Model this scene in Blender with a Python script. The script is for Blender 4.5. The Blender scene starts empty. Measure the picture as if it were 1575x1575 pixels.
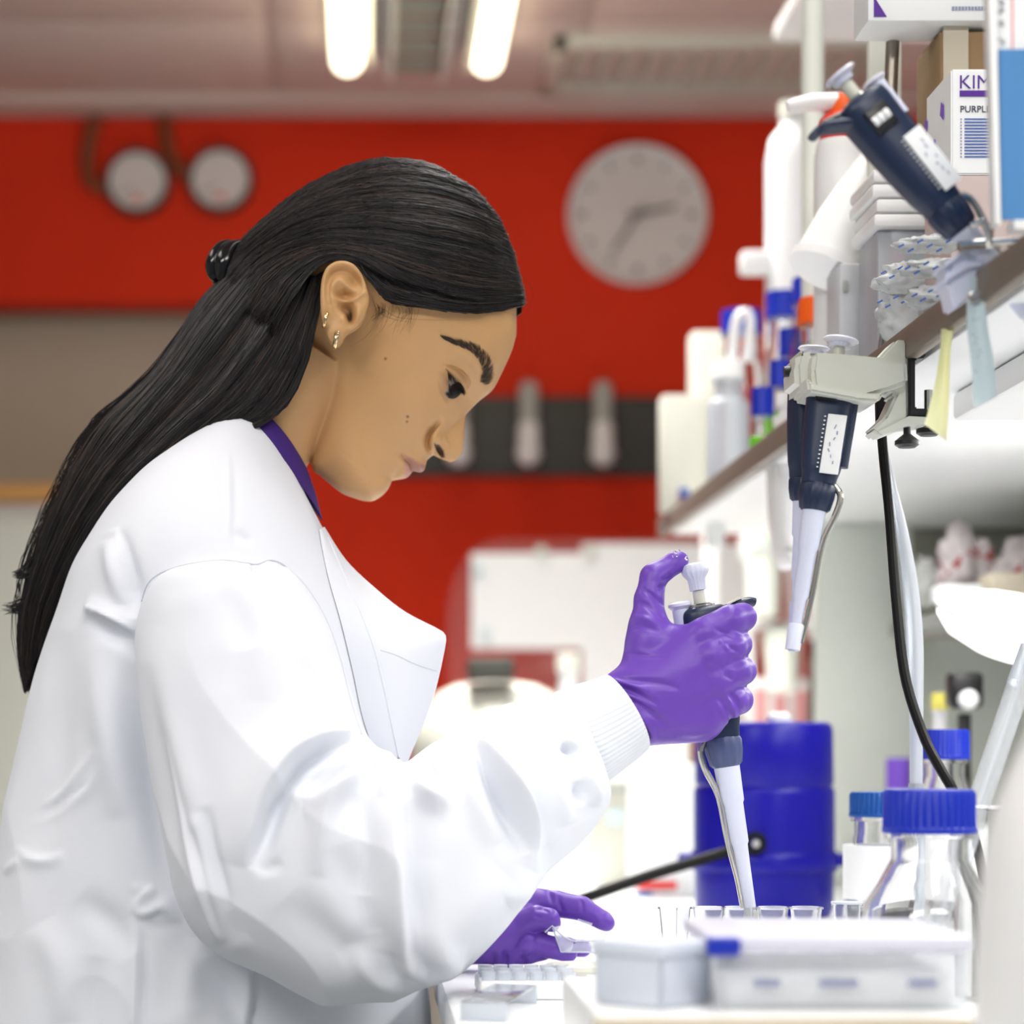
import bpy, bmesh, math, random
import numpy as np
from mathutils import Vector, Matrix
random.seed(7); RNG = np.random.default_rng(7)
SC = bpy.context.scene; COL = SC.collection

# ---------------------------------------------------------------- camera, sky, lamps, exposure
F = 3600.0; VX = 560.0; VY = 1150.0; HC = 1.07       # focal length and vanishing point in photo pixels, lens height
cam = bpy.data.cameras.new('camera'); cam_o = bpy.data.objects.new('camera', cam); COL.objects.link(cam_o)
cam.sensor_width = 36.0; cam.lens = F/1575*36.0
cam.shift_x = (787.5-VX)/1575; cam.shift_y = (VY-787.5)/1575
cam_o.location = (0, 0, HC); cam_o.rotation_euler = (math.pi/2, 0, 0)
cam.dof.use_dof = True; cam.dof.focus_distance = 1.74; cam.dof.aperture_fstop = 4.1
cam.clip_start = 0.05
SC.camera = cam_o
SC.view_settings.view_transform = 'Standard'; SC.view_settings.look = 'None'
SC.view_settings.gamma = 1.0; SC.view_settings.use_curve_mapping = False
SC.view_settings.exposure = -0.30
SC.cycles.use_denoising = True
SC.cycles.max_bounces = 10; SC.cycles.transparent_max_bounces = 16; SC.cycles.caustics_reflective = False
world = bpy.data.worlds.new('world'); SC.world = world; world.use_nodes = True
world.node_tree.nodes['Background'].inputs[0].default_value = (0.86, 0.92, 1.0, 1)
world.node_tree.nodes['Background'].inputs[1].default_value = 0.34
def area(name, loc, sx, sy, power, color=(1, .98, .95), rot=(0, 0, 0), spread=180):
    l = bpy.data.lights.new(name, 'AREA'); l.shape = 'RECTANGLE'; l.size = sx; l.size_y = sy
    l.energy = power; l.color = color; l.spread = math.radians(spread)
    o = bpy.data.objects.new(name, l); COL.objects.link(o); o.location = loc; o.rotation_euler = rot
    return o
area('ceiling_lamp_near', (0.45, 0.9, 2.42), 0.35, 1.3, 7, spread=118)
area('ceiling_lamp_bench', (0.45, 2.3, 2.42), 0.35, 1.3, 9, spread=118)
area('ceiling_lamp_left', (-1.2, 1.6, 2.42), 0.35, 1.3, 13, spread=118)
area('ceiling_lamp_far', (0.12, 3.42, 2.37), 0.34, 1.0, 44, spread=112)
area('fill_light_behind', (0.6, -0.4, 2.40), 1.2, 0.35, 34, rot=(math.radians(38), 0, 0))  # unseen fill added behind the lens to brighten the near things
area('fill_light_behind_left', (-1.1, -0.3, 2.40), 1.2, 0.35, 40, rot=(math.radians(40), 0, 0))  # another unseen fill, added to lift the lower back of the coat
area('under_shelf_light', (0.62, 1.75, 1.325), 0.10, 0.9, 5.0)
area('under_shelf_light', (0.56, 2.40, 1.34), 0.10, 0.4, 0.9)  # extra fill added to brighten the cream end panel

# ---------------------------------------------------------------- helpers
def P(px, py, Y):
    return Vector(((px-VX)/F*Y, Y, HC+(VY-py)/F*Y))
def L(n, Y):                                          # photo pixels to metres at a distance
    return n/F*Y

_mats = {}
def mat(name, color, rough=0.5, metal=0.0, trans=0.0, ior=1.45, emit=None, estr=1.0, alpha=1.0, spec=0.5,
        var=0.04, vscale=30.0, bump=0.0, bscale=200.0, sss=0.0, stretch=None, coat=0.0, attr=None, sheen=0.0):
    m = bpy.data.materials.new(name); m.use_nodes = True
    nt = m.node_tree; b = nt.nodes['Principled BSDF']; N = nt.nodes; K = nt.links
    c = (*color, 1)
    b.inputs['Base Color'].default_value = c
    b.inputs['Roughness'].default_value = rough; b.inputs['Metallic'].default_value = metal
    b.inputs['IOR'].default_value = ior; b.inputs['Transmission Weight'].default_value = trans
    b.inputs['Alpha'].default_value = alpha; b.inputs['Specular IOR Level'].default_value = spec
    b.inputs['Coat Weight'].default_value = coat; b.inputs['Sheen Weight'].default_value = sheen
    if sss:
        b.inputs['Subsurface Weight'].default_value = sss
        b.inputs['Subsurface Radius'].default_value = (0.008, 0.003, 0.0015); b.inputs['Subsurface Scale'].default_value = 1.0
    if emit is not None:
        b.inputs['Emission Color'].default_value = (*emit, 1); b.inputs['Emission Strength'].default_value = estr
    tc = N.new('ShaderNodeTexCoord'); src = tc.outputs['Object']
    if stretch:
        mp = N.new('ShaderNodeMapping'); mp.inputs['Scale'].default_value = stretch
        K.new(src, mp.inputs['Vector']); src = mp.outputs[0]
    col_out = None
    if var:
        n = N.new('ShaderNodeTexNoise'); n.inputs['Scale'].default_value = vscale; n.inputs['Detail'].default_value = 3
        K.new(src, n.inputs['Vector'])
        mx = N.new('ShaderNodeMix'); mx.data_type = 'RGBA'
        mx.inputs['A'].default_value = tuple(max(0, x*(1-var)) for x in color)+(1,)
        mx.inputs['B'].default_value = tuple(min(1, x*(1+var)) for x in color)+(1,)
        K.new(n.outputs['Fac'], mx.inputs['Factor']); col_out = mx.outputs['Result']
    if attr:                                           # tint painted on the mesh as a point colour (rgb) with weight (alpha)
        a = N.new('ShaderNodeAttribute'); a.attribute_name = attr
        m2 = N.new('ShaderNodeMix'); m2.data_type = 'RGBA'
        if col_out: K.new(col_out, m2.inputs['A'])
        else: m2.inputs['A'].default_value = c
        K.new(a.outputs['Color'], m2.inputs['B']); K.new(a.outputs['Alpha'], m2.inputs['Factor'])
        col_out = m2.outputs['Result']
    if col_out: K.new(col_out, b.inputs['Base Color'])
    if bump:
        n2 = N.new('ShaderNodeTexNoise'); n2.inputs['Scale'].default_value = bscale; n2.inputs['Detail'].default_value = 4
        K.new(src, n2.inputs['Vector'])
        bp = N.new('ShaderNodeBump'); bp.inputs['Strength'].default_value = bump; bp.inputs['Distance'].default_value = 0.001
        K.new(n2.outputs['Fac'], bp.inputs['Height']); K.new(bp.outputs[0], b.inputs['Normal'])
    _mats[name] = m
    return m

def srgb(r, g, b):
    f = lambda x: (x/255/12.92) if x/255 <= .04045 else ((x/255+.055)/1.055)**2.4
    return (f(r), f(g), f(b))

class MB:
    """collects vertices and faces of ONE mesh"""
    def __init__(s): s.v = []; s.f = []; s.n = 0
    def add(s, v, f):
        v = np.asarray(v, float).reshape(-1, 3)
        s.v.append(v); s.f += [tuple(i+s.n for i in q) for q in f]; s.n += len(v); return s
    def box(s, c, d, bev=0.0, rot=None):
        bm = bmesh.new(); bmesh.ops.create_cube(bm, size=1)
        bmesh.ops.scale(bm, vec=Vector(d), verts=bm.verts)
        if bev: bmesh.ops.bevel(bm, geom=bm.edges[:], offset=min(bev, min(d)*.45), segments=2, affect='EDGES', profile=.5)
        return s.bm(bm, c, rot)
    def bm(s, bm, c=(0, 0, 0), rot=None):
        bm.verts.index_update(); M = (rot.to_4x4() if rot is not None else Matrix())
        v = [M @ x.co + Vector(c) for x in bm.verts]; f = [[y.index for y in x.verts] for x in bm.faces]
        bm.free(); return s.add([tuple(x) for x in v], f)
    def lathe(s, prof, c=(0, 0, 0), axis=(0, 0, 1), seg=32, sq=(1, 1), ribs=0, ribd=0.0, ribz=None):
        """profile of (radius, height) turned about axis; ribs: fluted sides between heights ribz"""
        q = Vector((0, 0, 1)).rotation_difference(Vector(axis).normalized()).to_matrix()
        V = []; Fc = []
        for (r, z) in prof:
            for k in range(seg):
                a = 2*math.pi*k/seg; rr = r
                if ribs and ribz[0] <= z <= ribz[1]: rr = r+ribd*(1 if (k*ribs*2//seg) % 2 else -1)
                V.append(tuple(q @ Vector((rr*math.cos(a)*sq[0], rr*math.sin(a)*sq[1], z)) + Vector(c)))
        n = len(prof)
        for i in range(n-1):
            for k in range(seg):
                k2 = (k+1) % seg
                Fc.append((i*seg+k, i*seg+k2, (i+1)*seg+k2, (i+1)*seg+k))
        if prof[0][0] > 1e-6: Fc.append(tuple(range(seg))[::-1])
        if prof[-1][0] > 1e-6: Fc.append(tuple((n-1)*seg+k for k in range(seg)))
        return s.add(V, Fc)
    def tube(s, pts, r, seg=10, caps=True, flat=None):
        pts = [Vector(p) for p in pts]; n = len(pts)
        rs = r if isinstance(r, (list, tuple)) else [r]*n
        V = []; Fc = []; up = None
        for i in range(n):
            t = (pts[min(i+1, n-1)]-pts[max(i-1, 0)]).normalized()
            if up is None:
                up = Vector((0, 0, 1)) if abs(t.z) < .9 else Vector((1, 0, 0))
            a = t.cross(up); a.normalize(); b = a.cross(t).normalized(); up = b
            for k in range(seg):
                th = 2*math.pi*k/seg
                fb = flat if flat else 1
                V.append(tuple(pts[i]+a*math.cos(th)*rs[i]+b*math.sin(th)*rs[i]*fb))
        for i in range(n-1):
            for k in range(seg):
                k2 = (k+1) % seg
                Fc.append((i*seg+k, i*seg+k2, (i+1)*seg+k2, (i+1)*seg+k))
        if caps: Fc += [tuple(range(seg))[::-1], tuple((n-1)*seg+k for k in range(seg))]
        return s.add(V, Fc)
    def prism(s, poly, d, bev=0.0):
        """closed 3-D polygon extruded by vector d"""
        bm = bmesh.new(); vs = [bm.verts.new(Vector(p)) for p in poly]; f = bm.faces.new(vs)
        r = bmesh.ops.extrude_face_region(bm, geom=[f])
        bmesh.ops.translate(bm, vec=Vector(d), verts=[x for x in r['geom'] if isinstance(x, bmesh.types.BMVert)])
        bmesh.ops.recalc_face_normals(bm, faces=bm.faces[:])
        if bev: bmesh.ops.bevel(bm, geom=[e for e in bm.edges], offset=bev, segments=2, affect='EDGES')
        return s.bm(bm)
    def grid(s, A, close_u=False, cap=False):
        """A: (rows, cols, 3) lattice; close_u joins last column to first"""
        A = np.asarray(A, float); n, m = A.shape[:2]; Fc = []
        for i in range(n-1):
            for k in range(m if close_u else m-1):
                k2 = (k+1) % m
                Fc.append((i*m+k, i*m+k2, (i+1)*m+k2, (i+1)*m+k))
        if cap and close_u: Fc += [tuple(range(m))[::-1], tuple((n-1)*m+k for k in range(m))]
        return s.add(A.reshape(-1, 3), Fc)
    def verts(s): return np.concatenate(s.v) if s.v else np.zeros((0, 3))

def root_loc(o):
    while o.parent is not None: o = o.parent
    return Vector(o.location)
def obj(name, mb, m, parent=None, smooth=35, local=False):
    """links the collected mesh as ONE object; vertices are in world metres unless local"""
    V = mb.verts()
    if parent is not None and not local: V = V-np.array(root_loc(parent))
    me = bpy.data.meshes.new(name); me.from_pydata(V.tolist(), [], mb.f); me.update()
    bm = bmesh.new(); bm.from_mesh(me); bmesh.ops.recalc_face_normals(bm, faces=bm.faces[:]); bm.to_mesh(me); bm.free()
    if m is not None: me.materials.append(m)
    if smooth:
        me.polygons.foreach_set('use_smooth', [True]*len(me.polygons))
        if smooth < 180: me.set_sharp_from_angle(angle=math.radians(smooth))
    o = bpy.data.objects.new(name, me); COL.objects.link(o)
    if parent is not None: o.parent = parent
    return o
def tag(o, label=None, cat=None, group=None, kind=None):
    if label: o['label'] = label
    if cat: o['category'] = cat
    if group: o['group'] = group
    if kind: o['kind'] = kind
    return o
def thing(name, label, cat, loc=(0, 0, 0), group=None):
    o = bpy.data.objects.new(name, None); COL.objects.link(o); o.location = loc; o.empty_display_size = .03
    return tag(o, label, cat, group)
def struct(name, mb, m, parent=None, smooth=35):
    return tag(obj(name, mb, m, parent, smooth), kind='structure')
def copy_tree(o, parent=None):
    c = o.copy(); COL.objects.link(c)
    if parent is not None: c.parent = parent
    for ch in list(o.children): copy_tree(ch, c)
    return c
def text(name, body, size, m, parent, origin, xdir=(1, 0, 0), ydir=(0, 0, 1), off=0.0, align='LEFT', depth=0.0002):
    cu = bpy.data.curves.new(name, 'FONT'); cu.body = body; cu.size = size; cu.align_x = align; cu.extrude = depth; cu.offset = off
    cu.resolution_u = 3
    to = bpy.data.objects.new(name, cu); COL.objects.link(to)
    me = bpy.data.meshes.new_from_object(to.evaluated_get(bpy.context.evaluated_depsgraph_get()))
    bpy.data.objects.remove(to)
    x = Vector(xdir).normalized(); y = Vector(ydir).normalized(); z = x.cross(y)
    M = Matrix((x, y, z)).transposed().to_4x4(); M.translation = Vector(origin)-root_loc(parent)
    me.transform(M); me.materials.clear(); me.materials.append(m)
    o = bpy.data.objects.new(name, me); COL.objects.link(o); o.parent = parent
    return o

def cr(pts, n):
    """Catmull-Rom resampling of a polyline (any dimension) to n points, spaced by parameter"""
    p = np.asarray(pts, float); m = len(p)
    t = np.linspace(0, m-1, n); i = np.clip(t.astype(int), 0, m-2); u = (t-i)[:, None]
    g = lambda k: p[np.clip(k, 0, m-1)]
    p0, p1, p2, p3 = g(i-1), g(i), g(i+1), g(i+2)
    return .5*(2*p1+(p2-p0)*u+(2*p0-5*p1+4*p2-p3)*u**2+(3*p1-p0-3*p2+p3)*u**3)
def resample(pts, n):
    """even arc-length resampling"""
    p = np.asarray(pts, float); d = np.r_[0, np.cumsum(np.linalg.norm(np.diff(p, axis=0), axis=1))]
    t = np.linspace(0, d[-1], n)
    return np.stack([np.interp(t, d, p[:, k]) for k in range(p.shape[1])], 1)
def snets(Fv, o, h):
    """naive surface nets: Fv < 0 is inside; returns vertices and quads"""
    Fv = Fv.astype(np.float32); S = Fv < 0; n = np.array(S.shape)
    c = np.zeros(tuple(n-1), np.int8)
    for dx in (0, 1):
        for dy in (0, 1):
            for dz in (0, 1):
                c += S[dx:n[0]-1+dx, dy:n[1]-1+dy, dz:n[2]-1+dz]
    act = (c > 0) & (c < 8); idx = np.argwhere(act); ID = -np.ones(act.shape, np.int64); ID[act] = np.arange(len(idx))
    acc = np.zeros((len(idx), 3)); cnt = np.zeros(len(idx))
    cor = [(x, y, z) for x in (0, 1) for y in (0, 1) for z in (0, 1)]
    for a in cor:
        for ax in range(3):
            if a[ax]: continue
            b = list(a); b[ax] = 1
            ia = idx+np.array(a); ib = idx+np.array(b)
            fa = Fv[ia[:, 0], ia[:, 1], ia[:, 2]]; fb = Fv[ib[:, 0], ib[:, 1], ib[:, 2]]
            s = (fa < 0) != (fb < 0); t = np.where(s, fa/np.where(fa-fb == 0, 1, fa-fb), 0)
            p = np.array(a, float)[None]+t[:, None]*(np.array(b)-np.array(a))[None]
            acc[s] += p[s]; cnt[s] += 1
    V = (idx+acc/cnt[:, None])*h+np.array(o); Q = []
    for ax in range(3):
        b, d = [(1, 2), (2, 0), (0, 1)][ax]
        sl = [slice(None)]*3; sl2 = [slice(None)]*3; sl[ax] = slice(0, -1); sl2[ax] = slice(1, None)
        ch = np.argwhere(S[tuple(sl)] != S[tuple(sl2)])
        ch = ch[(ch[:, b] > 0) & (ch[:, d] > 0) & (ch[:, b] < n[b]-1) & (ch[:, d] < n[d]-1)]
        e = lambda db, dd: ID[tuple((ch-np.eye(3, dtype=int)[b]*db-np.eye(3, dtype=int)[d]*dd).T)]
        q = np.stack([e(1, 1), e(0, 1), e(0, 0), e(1, 0)], 1)
        fl = ~S[tuple(ch.T)]; q[fl] = q[fl][:, ::-1]; Q.append(q)
    return V, np.concatenate(Q)
def smin(a, b, k):
    h = np.clip(.5+.5*(b-a)/k, 0, 1); return b*(1-h)+a*h-k*h*(1-h)
def seg_dist(X, a, b):
    a = np.asarray(a, float); b = np.asarray(b, float); ab = b-a
    t = np.clip(((X-a)@ab)/max(ab@ab, 1e-12), 0, 1)
    return np.linalg.norm(X-a-t[..., None]*ab, axis=-1), t
def capsule(X, a, b, ra, rb):
    d, t = seg_dist(X, a, b); return d-(ra+(rb-ra)*t)
def chain(X, pts, rad, k=4):
    d = None
    for i in range(len(pts)-1):
        c = capsule(X, pts[i], pts[i+1], rad[i], rad[i+1]); d = c if d is None else smin(d, c, k)
    return d
def ellip(X, c, r, R=None):
    q = X-np.asarray(c, float)
    if R is not None: q = q@R
    q = q/np.asarray(r, float); n = np.linalg.norm(q, axis=-1)
    return (n-1)*min(r)
def grid3(lo, hi, h):
    ax = [np.arange(lo[k], hi[k]+h, h) for k in range(3)]
    return np.stack(np.meshgrid(*ax, indexing='ij'), -1)
def px2w(V, Y0):
    """(x px, y px, depth px) local sketch units at distance Y0 -> world metres"""
    V = np.asarray(V, float); s = Y0/F
    return np.stack([(V[..., 0]-VX)*s, Y0+V[..., 2]*s, HC+(VY-V[..., 1])*s], -1)
def proj(W):
    W = np.asarray(W); return np.stack([VX+W[..., 0]/W[..., 1]*F, VY-(W[..., 2]-HC)/W[..., 1]*F], -1)
def vnormals(V, Fc):
    """area-weighted vertex normals of quads/tris"""
    N = np.zeros_like(V); T = []
    for f in Fc:
        for k in range(1, len(f)-1): T.append((f[0], f[k], f[k+1]))
    T = np.array(T); n = np.cross(V[T[:, 1]]-V[T[:, 0]], V[T[:, 2]]-V[T[:, 0]])
    for k in range(3): np.add.at(N, T[:, k], n)
    return N/np.maximum(np.linalg.norm(N, axis=1), 1e-12)[:, None]
def relief(V, N, strokes, side=-1):
    """folds and creases: each stroke = (polyline in photo pixels, width px, height m[, skew]) raises the cloth along its normal
    on the side of the body that faces side*Y"""
    pp = proj(V); face = np.clip(N[:, 1]*side*2.5, 0, 1); out = np.zeros(len(V))
    for st in strokes:
        pl, w, amp = st[:3]; skew = st[3] if len(st) > 3 else 0
        pl = cr(pl, max(12, 6*len(pl))) if len(pl) > 2 else resample(pl, 12)
        ww = max(w, st[4]) if len(st) > 4 else w
        m = (pp[:, 0] > pl[:, 0].min()-3*ww) & (pp[:, 0] < pl[:, 0].max()+3*ww) & (pp[:, 1] > pl[:, 1].min()-3*ww) & (pp[:, 1] < pl[:, 1].max()+3*ww)
        if not m.any(): continue
        q = pp[m]; best = np.full(len(q), 1e9); tt = np.zeros(len(q)); sg = np.zeros(len(q)); n = len(pl)-1
        for i in range(n):
            a = pl[i]; ab = pl[i+1]-a; t = np.clip(((q-a)@ab)/max(ab@ab, 1e-9), 0, 1)
            e = q-a-t[:, None]*ab; d = np.linalg.norm(e, axis=1); u = d < best
            best[u] = d[u]; tt[u] = (i+t[u])/n; sg[u] = np.sign(ab[0]*e[u, 1]-ab[1]*e[u, 0])
        tap = np.clip(np.sin(np.pi*tt), 0, 1)**1.15
        x = best/w if len(st) < 5 else best/np.where(sg > 0, st[4], w)   # st[4]: width on the right hand of the stroke
        pr = np.exp(-x*x)
        if skew: pr = pr*(1-abs(skew))+skew*sg*x*np.exp(-x*x)*1.6
        out[m] += amp*tap*pr
    return V+N*(out*face)[:, None]
# ---------------------------------------------------------------- materials
M_RED = mat('red_wall_paint', srgb(216, 52, 24), .6, var=.05, vscale=6, bump=.15, bscale=300, spec=.12)
M_CEIL = mat('ceiling_paint', srgb(212, 192, 184), .8, var=.03, vscale=3, bump=.1)
M_BEIGE = mat('beige_panel', srgb(196, 186, 166), .6, var=.03)
M_FLOOR = mat('floor_vinyl', srgb(150, 152, 155), .4, var=.1, vscale=60)
M_WHITE = mat('white_laminate', srgb(240, 241, 240), .35, var=.02)
M_BENCH = mat('bench_laminate', srgb(238, 240, 241), .28, var=.02)
M_CREAM = mat('cream_panel', srgb(226, 230, 220), .5, var=.03)
M_GREY = mat('grey_panel', srgb(176, 178, 172), .5, var=.04)
M_DGREY = mat('dark_grey_board', srgb(66, 66, 60), .5, var=.06)
M_WOOD = mat('orange_wood', srgb(206, 150, 78), .45, var=.18, vscale=14, stretch=(.2, 2, 2))
M_ALU = mat('brushed_aluminium', srgb(150, 142, 132), .38, metal=.85, var=.1, vscale=120, stretch=(1, .05, 1))
M_RAIL = mat('brown_grey_rail', srgb(128, 118, 108), .45, metal=.4, var=.08, vscale=90)
M_STEEL = mat('polished_steel', srgb(215, 212, 205), .18, metal=1.0, var=.03)
M_MIRROR = mat('louvre_aluminium', srgb(150, 150, 160), .35, metal=.8, var=.04)
M_LOUV = mat('louvre_white', srgb(212, 212, 224), .4, metal=.2, var=.04)
M_TUBE = mat('lit_tube', (1, .97, .86), .4, emit=(1, .90, .66), estr=5.5, var=0)
M_GLOW = mat('lit_lamp_diffuser', (1, 1, 1), .4, emit=(1, .99, .97), estr=2.6, var=0)
M_BLACK = mat('black_plastic', (.012, .012, .013), .35, var=.1)
M_RUBBER = mat('black_rubber', (.006, .006, .006), .5, var=.1, spec=.2)
M_NAVY = mat('navy_plastic', srgb(26, 40, 68), .36, var=.06, bump=.08, bscale=900)
M_SLATE = mat('slate_blue_plastic', srgb(74, 84, 124), .38, var=.05)
M_LAV = mat('pale_lavender_plastic', srgb(214, 218, 236), .32, var=.02, sss=.15)
M_PLASTIC = mat('white_plastic', srgb(240, 240, 240), .32, var=.02, sss=.1)
M_OFFW = mat('off_white_plastic', srgb(212, 212, 200), .36, var=.02)
M_BLUE = mat('blue_cap_plastic', srgb(12, 42, 172), .38, var=.04)
M_BLUE2 = mat('mid_blue_cap_plastic', srgb(0, 78, 160), .4, var=.04)
M_DEWAR = mat('ultramarine_enamel', srgb(10, 1, 144), .32, var=.03, spec=.4)
M_ORANGE = mat('orange_cap_plastic', srgb(240, 96, 10), .4, var=.05)
M_REDP = mat('red_plastic', srgb(225, 45, 35), .4, var=.05)
M_DKRED = mat('dark_red_plastic', srgb(140, 30, 30), .4, var=.05)
M_GREEN = mat('lime_label', srgb(122, 222, 24), .5, var=.05)
M_YEL = mat('yellow_sticker', srgb(236, 226, 110), .5, var=.05)
M_PAPER = mat('white_paper', srgb(238, 240, 240), .7, var=.02)
M_NOTE_Y = mat('yellow_green_note', srgb(255, 255, 206), .7, var=.03)
M_NOTE_B = mat('pale_blue_note', srgb(206, 222, 226), .7, var=.03)
M_CARD = mat('brown_card', srgb(150, 122, 88), .8, var=.1)
M_BFOLD = mat('blue_card', srgb(74, 134, 190), .6, var=.06, vscale=8)
M_PURP = mat('purple_ink', srgb(78, 16, 140), .5, var=.03)
M_PURPL = mat('violet_plastic', srgb(126, 84, 205), .4, var=.05)
M_INK = mat('dark_ink', srgb(52, 52, 84), .6, var=0)
M_INKG = mat('grey_ink', srgb(140, 145, 175), .6, var=0)
M_BLUEINK = mat('blue_ink', srgb(70, 100, 175), .6, var=0)
M_PINK = mat('pink_plastic', srgb(214, 150, 150), .5, var=.05)
M_CLR2 = mat('thin_clear_plastic', srgb(240, 244, 250), .08, alpha=.30, spec=.8, var=0)
M_GLASS = mat('clear_glass', (1, 1, 1), .02, trans=1.0, ior=1.46, var=0)
M_CLEAR = mat('clear_plastic', srgb(246, 248, 252), .06, trans=.9, ior=1.3, var=0)
M_FROST = mat('translucent_plastic', srgb(232, 238, 246), .35, trans=.55, ior=1.3, var=.02)
M_ACRYL = mat('tinted_acrylic', srgb(250, 240, 240), .06, trans=.95, ior=1.15, var=0)
M_SMOKE = mat('grey_blue_box_plastic', srgb(226, 233, 246), .3, trans=.15, ior=1.3, var=.03)
M_LIQ = mat('dark_blue_liquid', srgb(16, 20, 60), .1, var=0)
M_BROWNT = mat('amber_tubing', srgb(150, 74, 40), .4, trans=.3, var=.05)
M_CLOCK = mat('clock_face', srgb(216, 208, 204), .5, var=.02)
M_CLOCKH = mat('clock_hands', srgb(120, 110, 108), .5, var=0)

# ---------------------------------------------------------------- the room
YW = 5.0; ZC = HC+(VY-165)/F*YW
mb = MB().box((0.6, 2.3, -.05), (7.2, 6.4, .1)); struct('floor', mb, M_FLOOR)
mb = MB().box((0.6, 2.1, ZC+.05), (7.2, 6.4, .1)); struct('ceiling', mb, M_CEIL)
xb = P(400, 0, YW).x                                     # where the red bulkhead gives way to the recess below it
mb = MB().box(((xb+4.2)/2, YW+.06, ZC/2), (4.2-xb, .12, ZC)); struct('wall_back', mb, M_RED)
zb = P(0, 466, YW).z
mb = MB().box(((-3+xb)/2, YW+.06, (ZC+zb)/2), (xb+3, .12, ZC-zb)); struct('trim_1', mb, M_RED)
mb = MB().box(((-3+xb)/2, YW+.25, ZC/2), (xb+3, .12, ZC)); struct('wall_back_recess', mb, M_BEIGE)
mb = MB().box((-2.9, 2.3, ZC/2), (.1, 6.2, ZC)); struct('wall_left', mb, M_CREAM)
mb = MB().box((4.15, 2.3, ZC/2), (.1, 6.2, ZC)); struct('wall_right', mb, M_CREAM)
z0, z1 = P(0, 165, YW).z, P(0, 124, 4.86).z
mb = MB().box((.6, 4.93, ZC-.012), (7.0, .14, .024), .004); struct('trim_2', mb, M_CEIL)
for k in range(6):                                      # ceiling tile joints
    y = 4.0+k*.3
ceil = bpy.data.objects['ceiling']
for i in range(-6, 11):
    for j in range(3):
        x = .12+i*.6; y = 4.68-j*.6
        if y < 3.0: continue
        o = obj('ceiling_tile', MB().box((x, y, ZC-.004), (.588, .588, .012), .004), M_CEIL, ceil)
# timber ledge and white cupboard under the recess, far left
yl = 4.7
lt = thing('low_cupboard', 'white low cupboard with an orange wooden top under the beige recess', 'cupboard', (-.72, yl, 0))
zt = P(0, 752, yl).z; zt0 = P(0, 777, yl).z
obj('wooden_top', MB().box((-1.42, yl+.15, (zt+zt0)/2), (2.2, .5, zt-zt0), .004), M_WOOD, lt)
obj('carcass', MB().box((-1.42, yl+.17, zt0/2), (2.16, .44, zt0), .004), M_WHITE, lt)
for k in range(4):
    x = -2.23+k*.54
    d = obj('door', MB().box((x, yl-.062, zt0/2), (.53, .018, zt0-.06), .004), M_CREAM, lt)
    obj('handle', MB().tube([(x+.2, yl-.09, zt0-.2), (x+.2, yl-.09, zt0-.34)], .006), M_STEEL, d)

# ceiling light fitting: two lit tubes either side of a silver louvre
zf = ZC-.06; g = lambda px, py: P(px, py, (zf-.02-HC)*F/(VY-py))
lf = thing('ceiling_light', 'twin tube ceiling light with a silver louvre between its lit tubes', 'ceiling light', (.1, 4.2, ZC-.03))
xl0, xl1 = -.065, .270; ye = 4.52; ys = 3.16
obj('tray', MB().box(((xl0+xl1)/2, (ys+ye)/2, ZC-.012), (xl1-xl0, ye-ys, .022), .004), M_OFFW, lf)
for x in (-.032, .236):
    obj('tube', MB().lathe([(0, 0), (.024, 0), (.029, .008), (.029, ye-ys-.028), (.024, ye-ys-.02), (0, ye-ys-.02)], (x, ys+.01, ZC-.045), (0, 1, 0), 20), M_TUBE, lf)
    obj('reflector', MB().prism([(x-.036, ys, ZC-.024), (x+.036, ys, ZC-.024), (x+.044*(1 if x < .1 else -1), ys, ZC-.07), (x+.040*(1 if x < .1 else -1), ys, ZC-.03)], (0, ye-ys, 0)), M_WOOD if False else M_OFFW, lf)
for k in range(12):
    y = ys+.06+k*.115
    obj('louvre_blade', MB().prism([(.046, y, ZC-.075), (.16, y, ZC-.075), (.16, y+.012, ZC-.028), (.046, y+.012, ZC-.028)], (0, .008, 0)), M_STEEL, lf)
for x in (.042, .162):
    sg_ = 1 if x < .1 else -1
    obj('louvre_side', MB().prism([(x-.020*sg_, ys, ZC-.024), (x+.014*sg_, ys, ZC-.024), (x+.014*sg_, ys, ZC-.085)], (0, ye-ys+.03, 0)), M_PLASTIC, lf)
# ceiling vent
vt = thing('ceiling_vent', 'long slatted air vent in the ceiling right of the light fitting', 'vent', (.6, 4.55, ZC-.01))
vx0, vx1, vy0, vy1 = .36, 1.02, 4.46, 4.80
obj('backing', MB().box(((vx0+vx1)/2, (vy0+vy1)/2, ZC-.002), (vx1-vx0-.02, vy1-vy0-.02, .004)), M_BLACK, vt)
for (a, b, c, d) in ((vx0, vx1, vy0, vy0+.035), (vx0, vx1, vy1-.035, vy1), (vx0, vx0+.03, vy0, vy1), (vx1-.03, vx1, vy0, vy1)):
    obj('frame', MB().box(((a+b)/2, (c+d)/2, ZC-.016), (b-a, d-c, .03), .003), M_OFFW, vt)
for k in range(13):
    x = vx0+.05+k*.046
    obj('slat', MB().prism([(x, vy0+.03, ZC-.006), (x+.006, vy0+.03, ZC-.006), (x+.018, vy0+.03, ZC-.03), (x+.012, vy0+.03, ZC-.03)], (0, vy1-vy0-.06, 0)), M_OFFW, vt)

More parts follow.
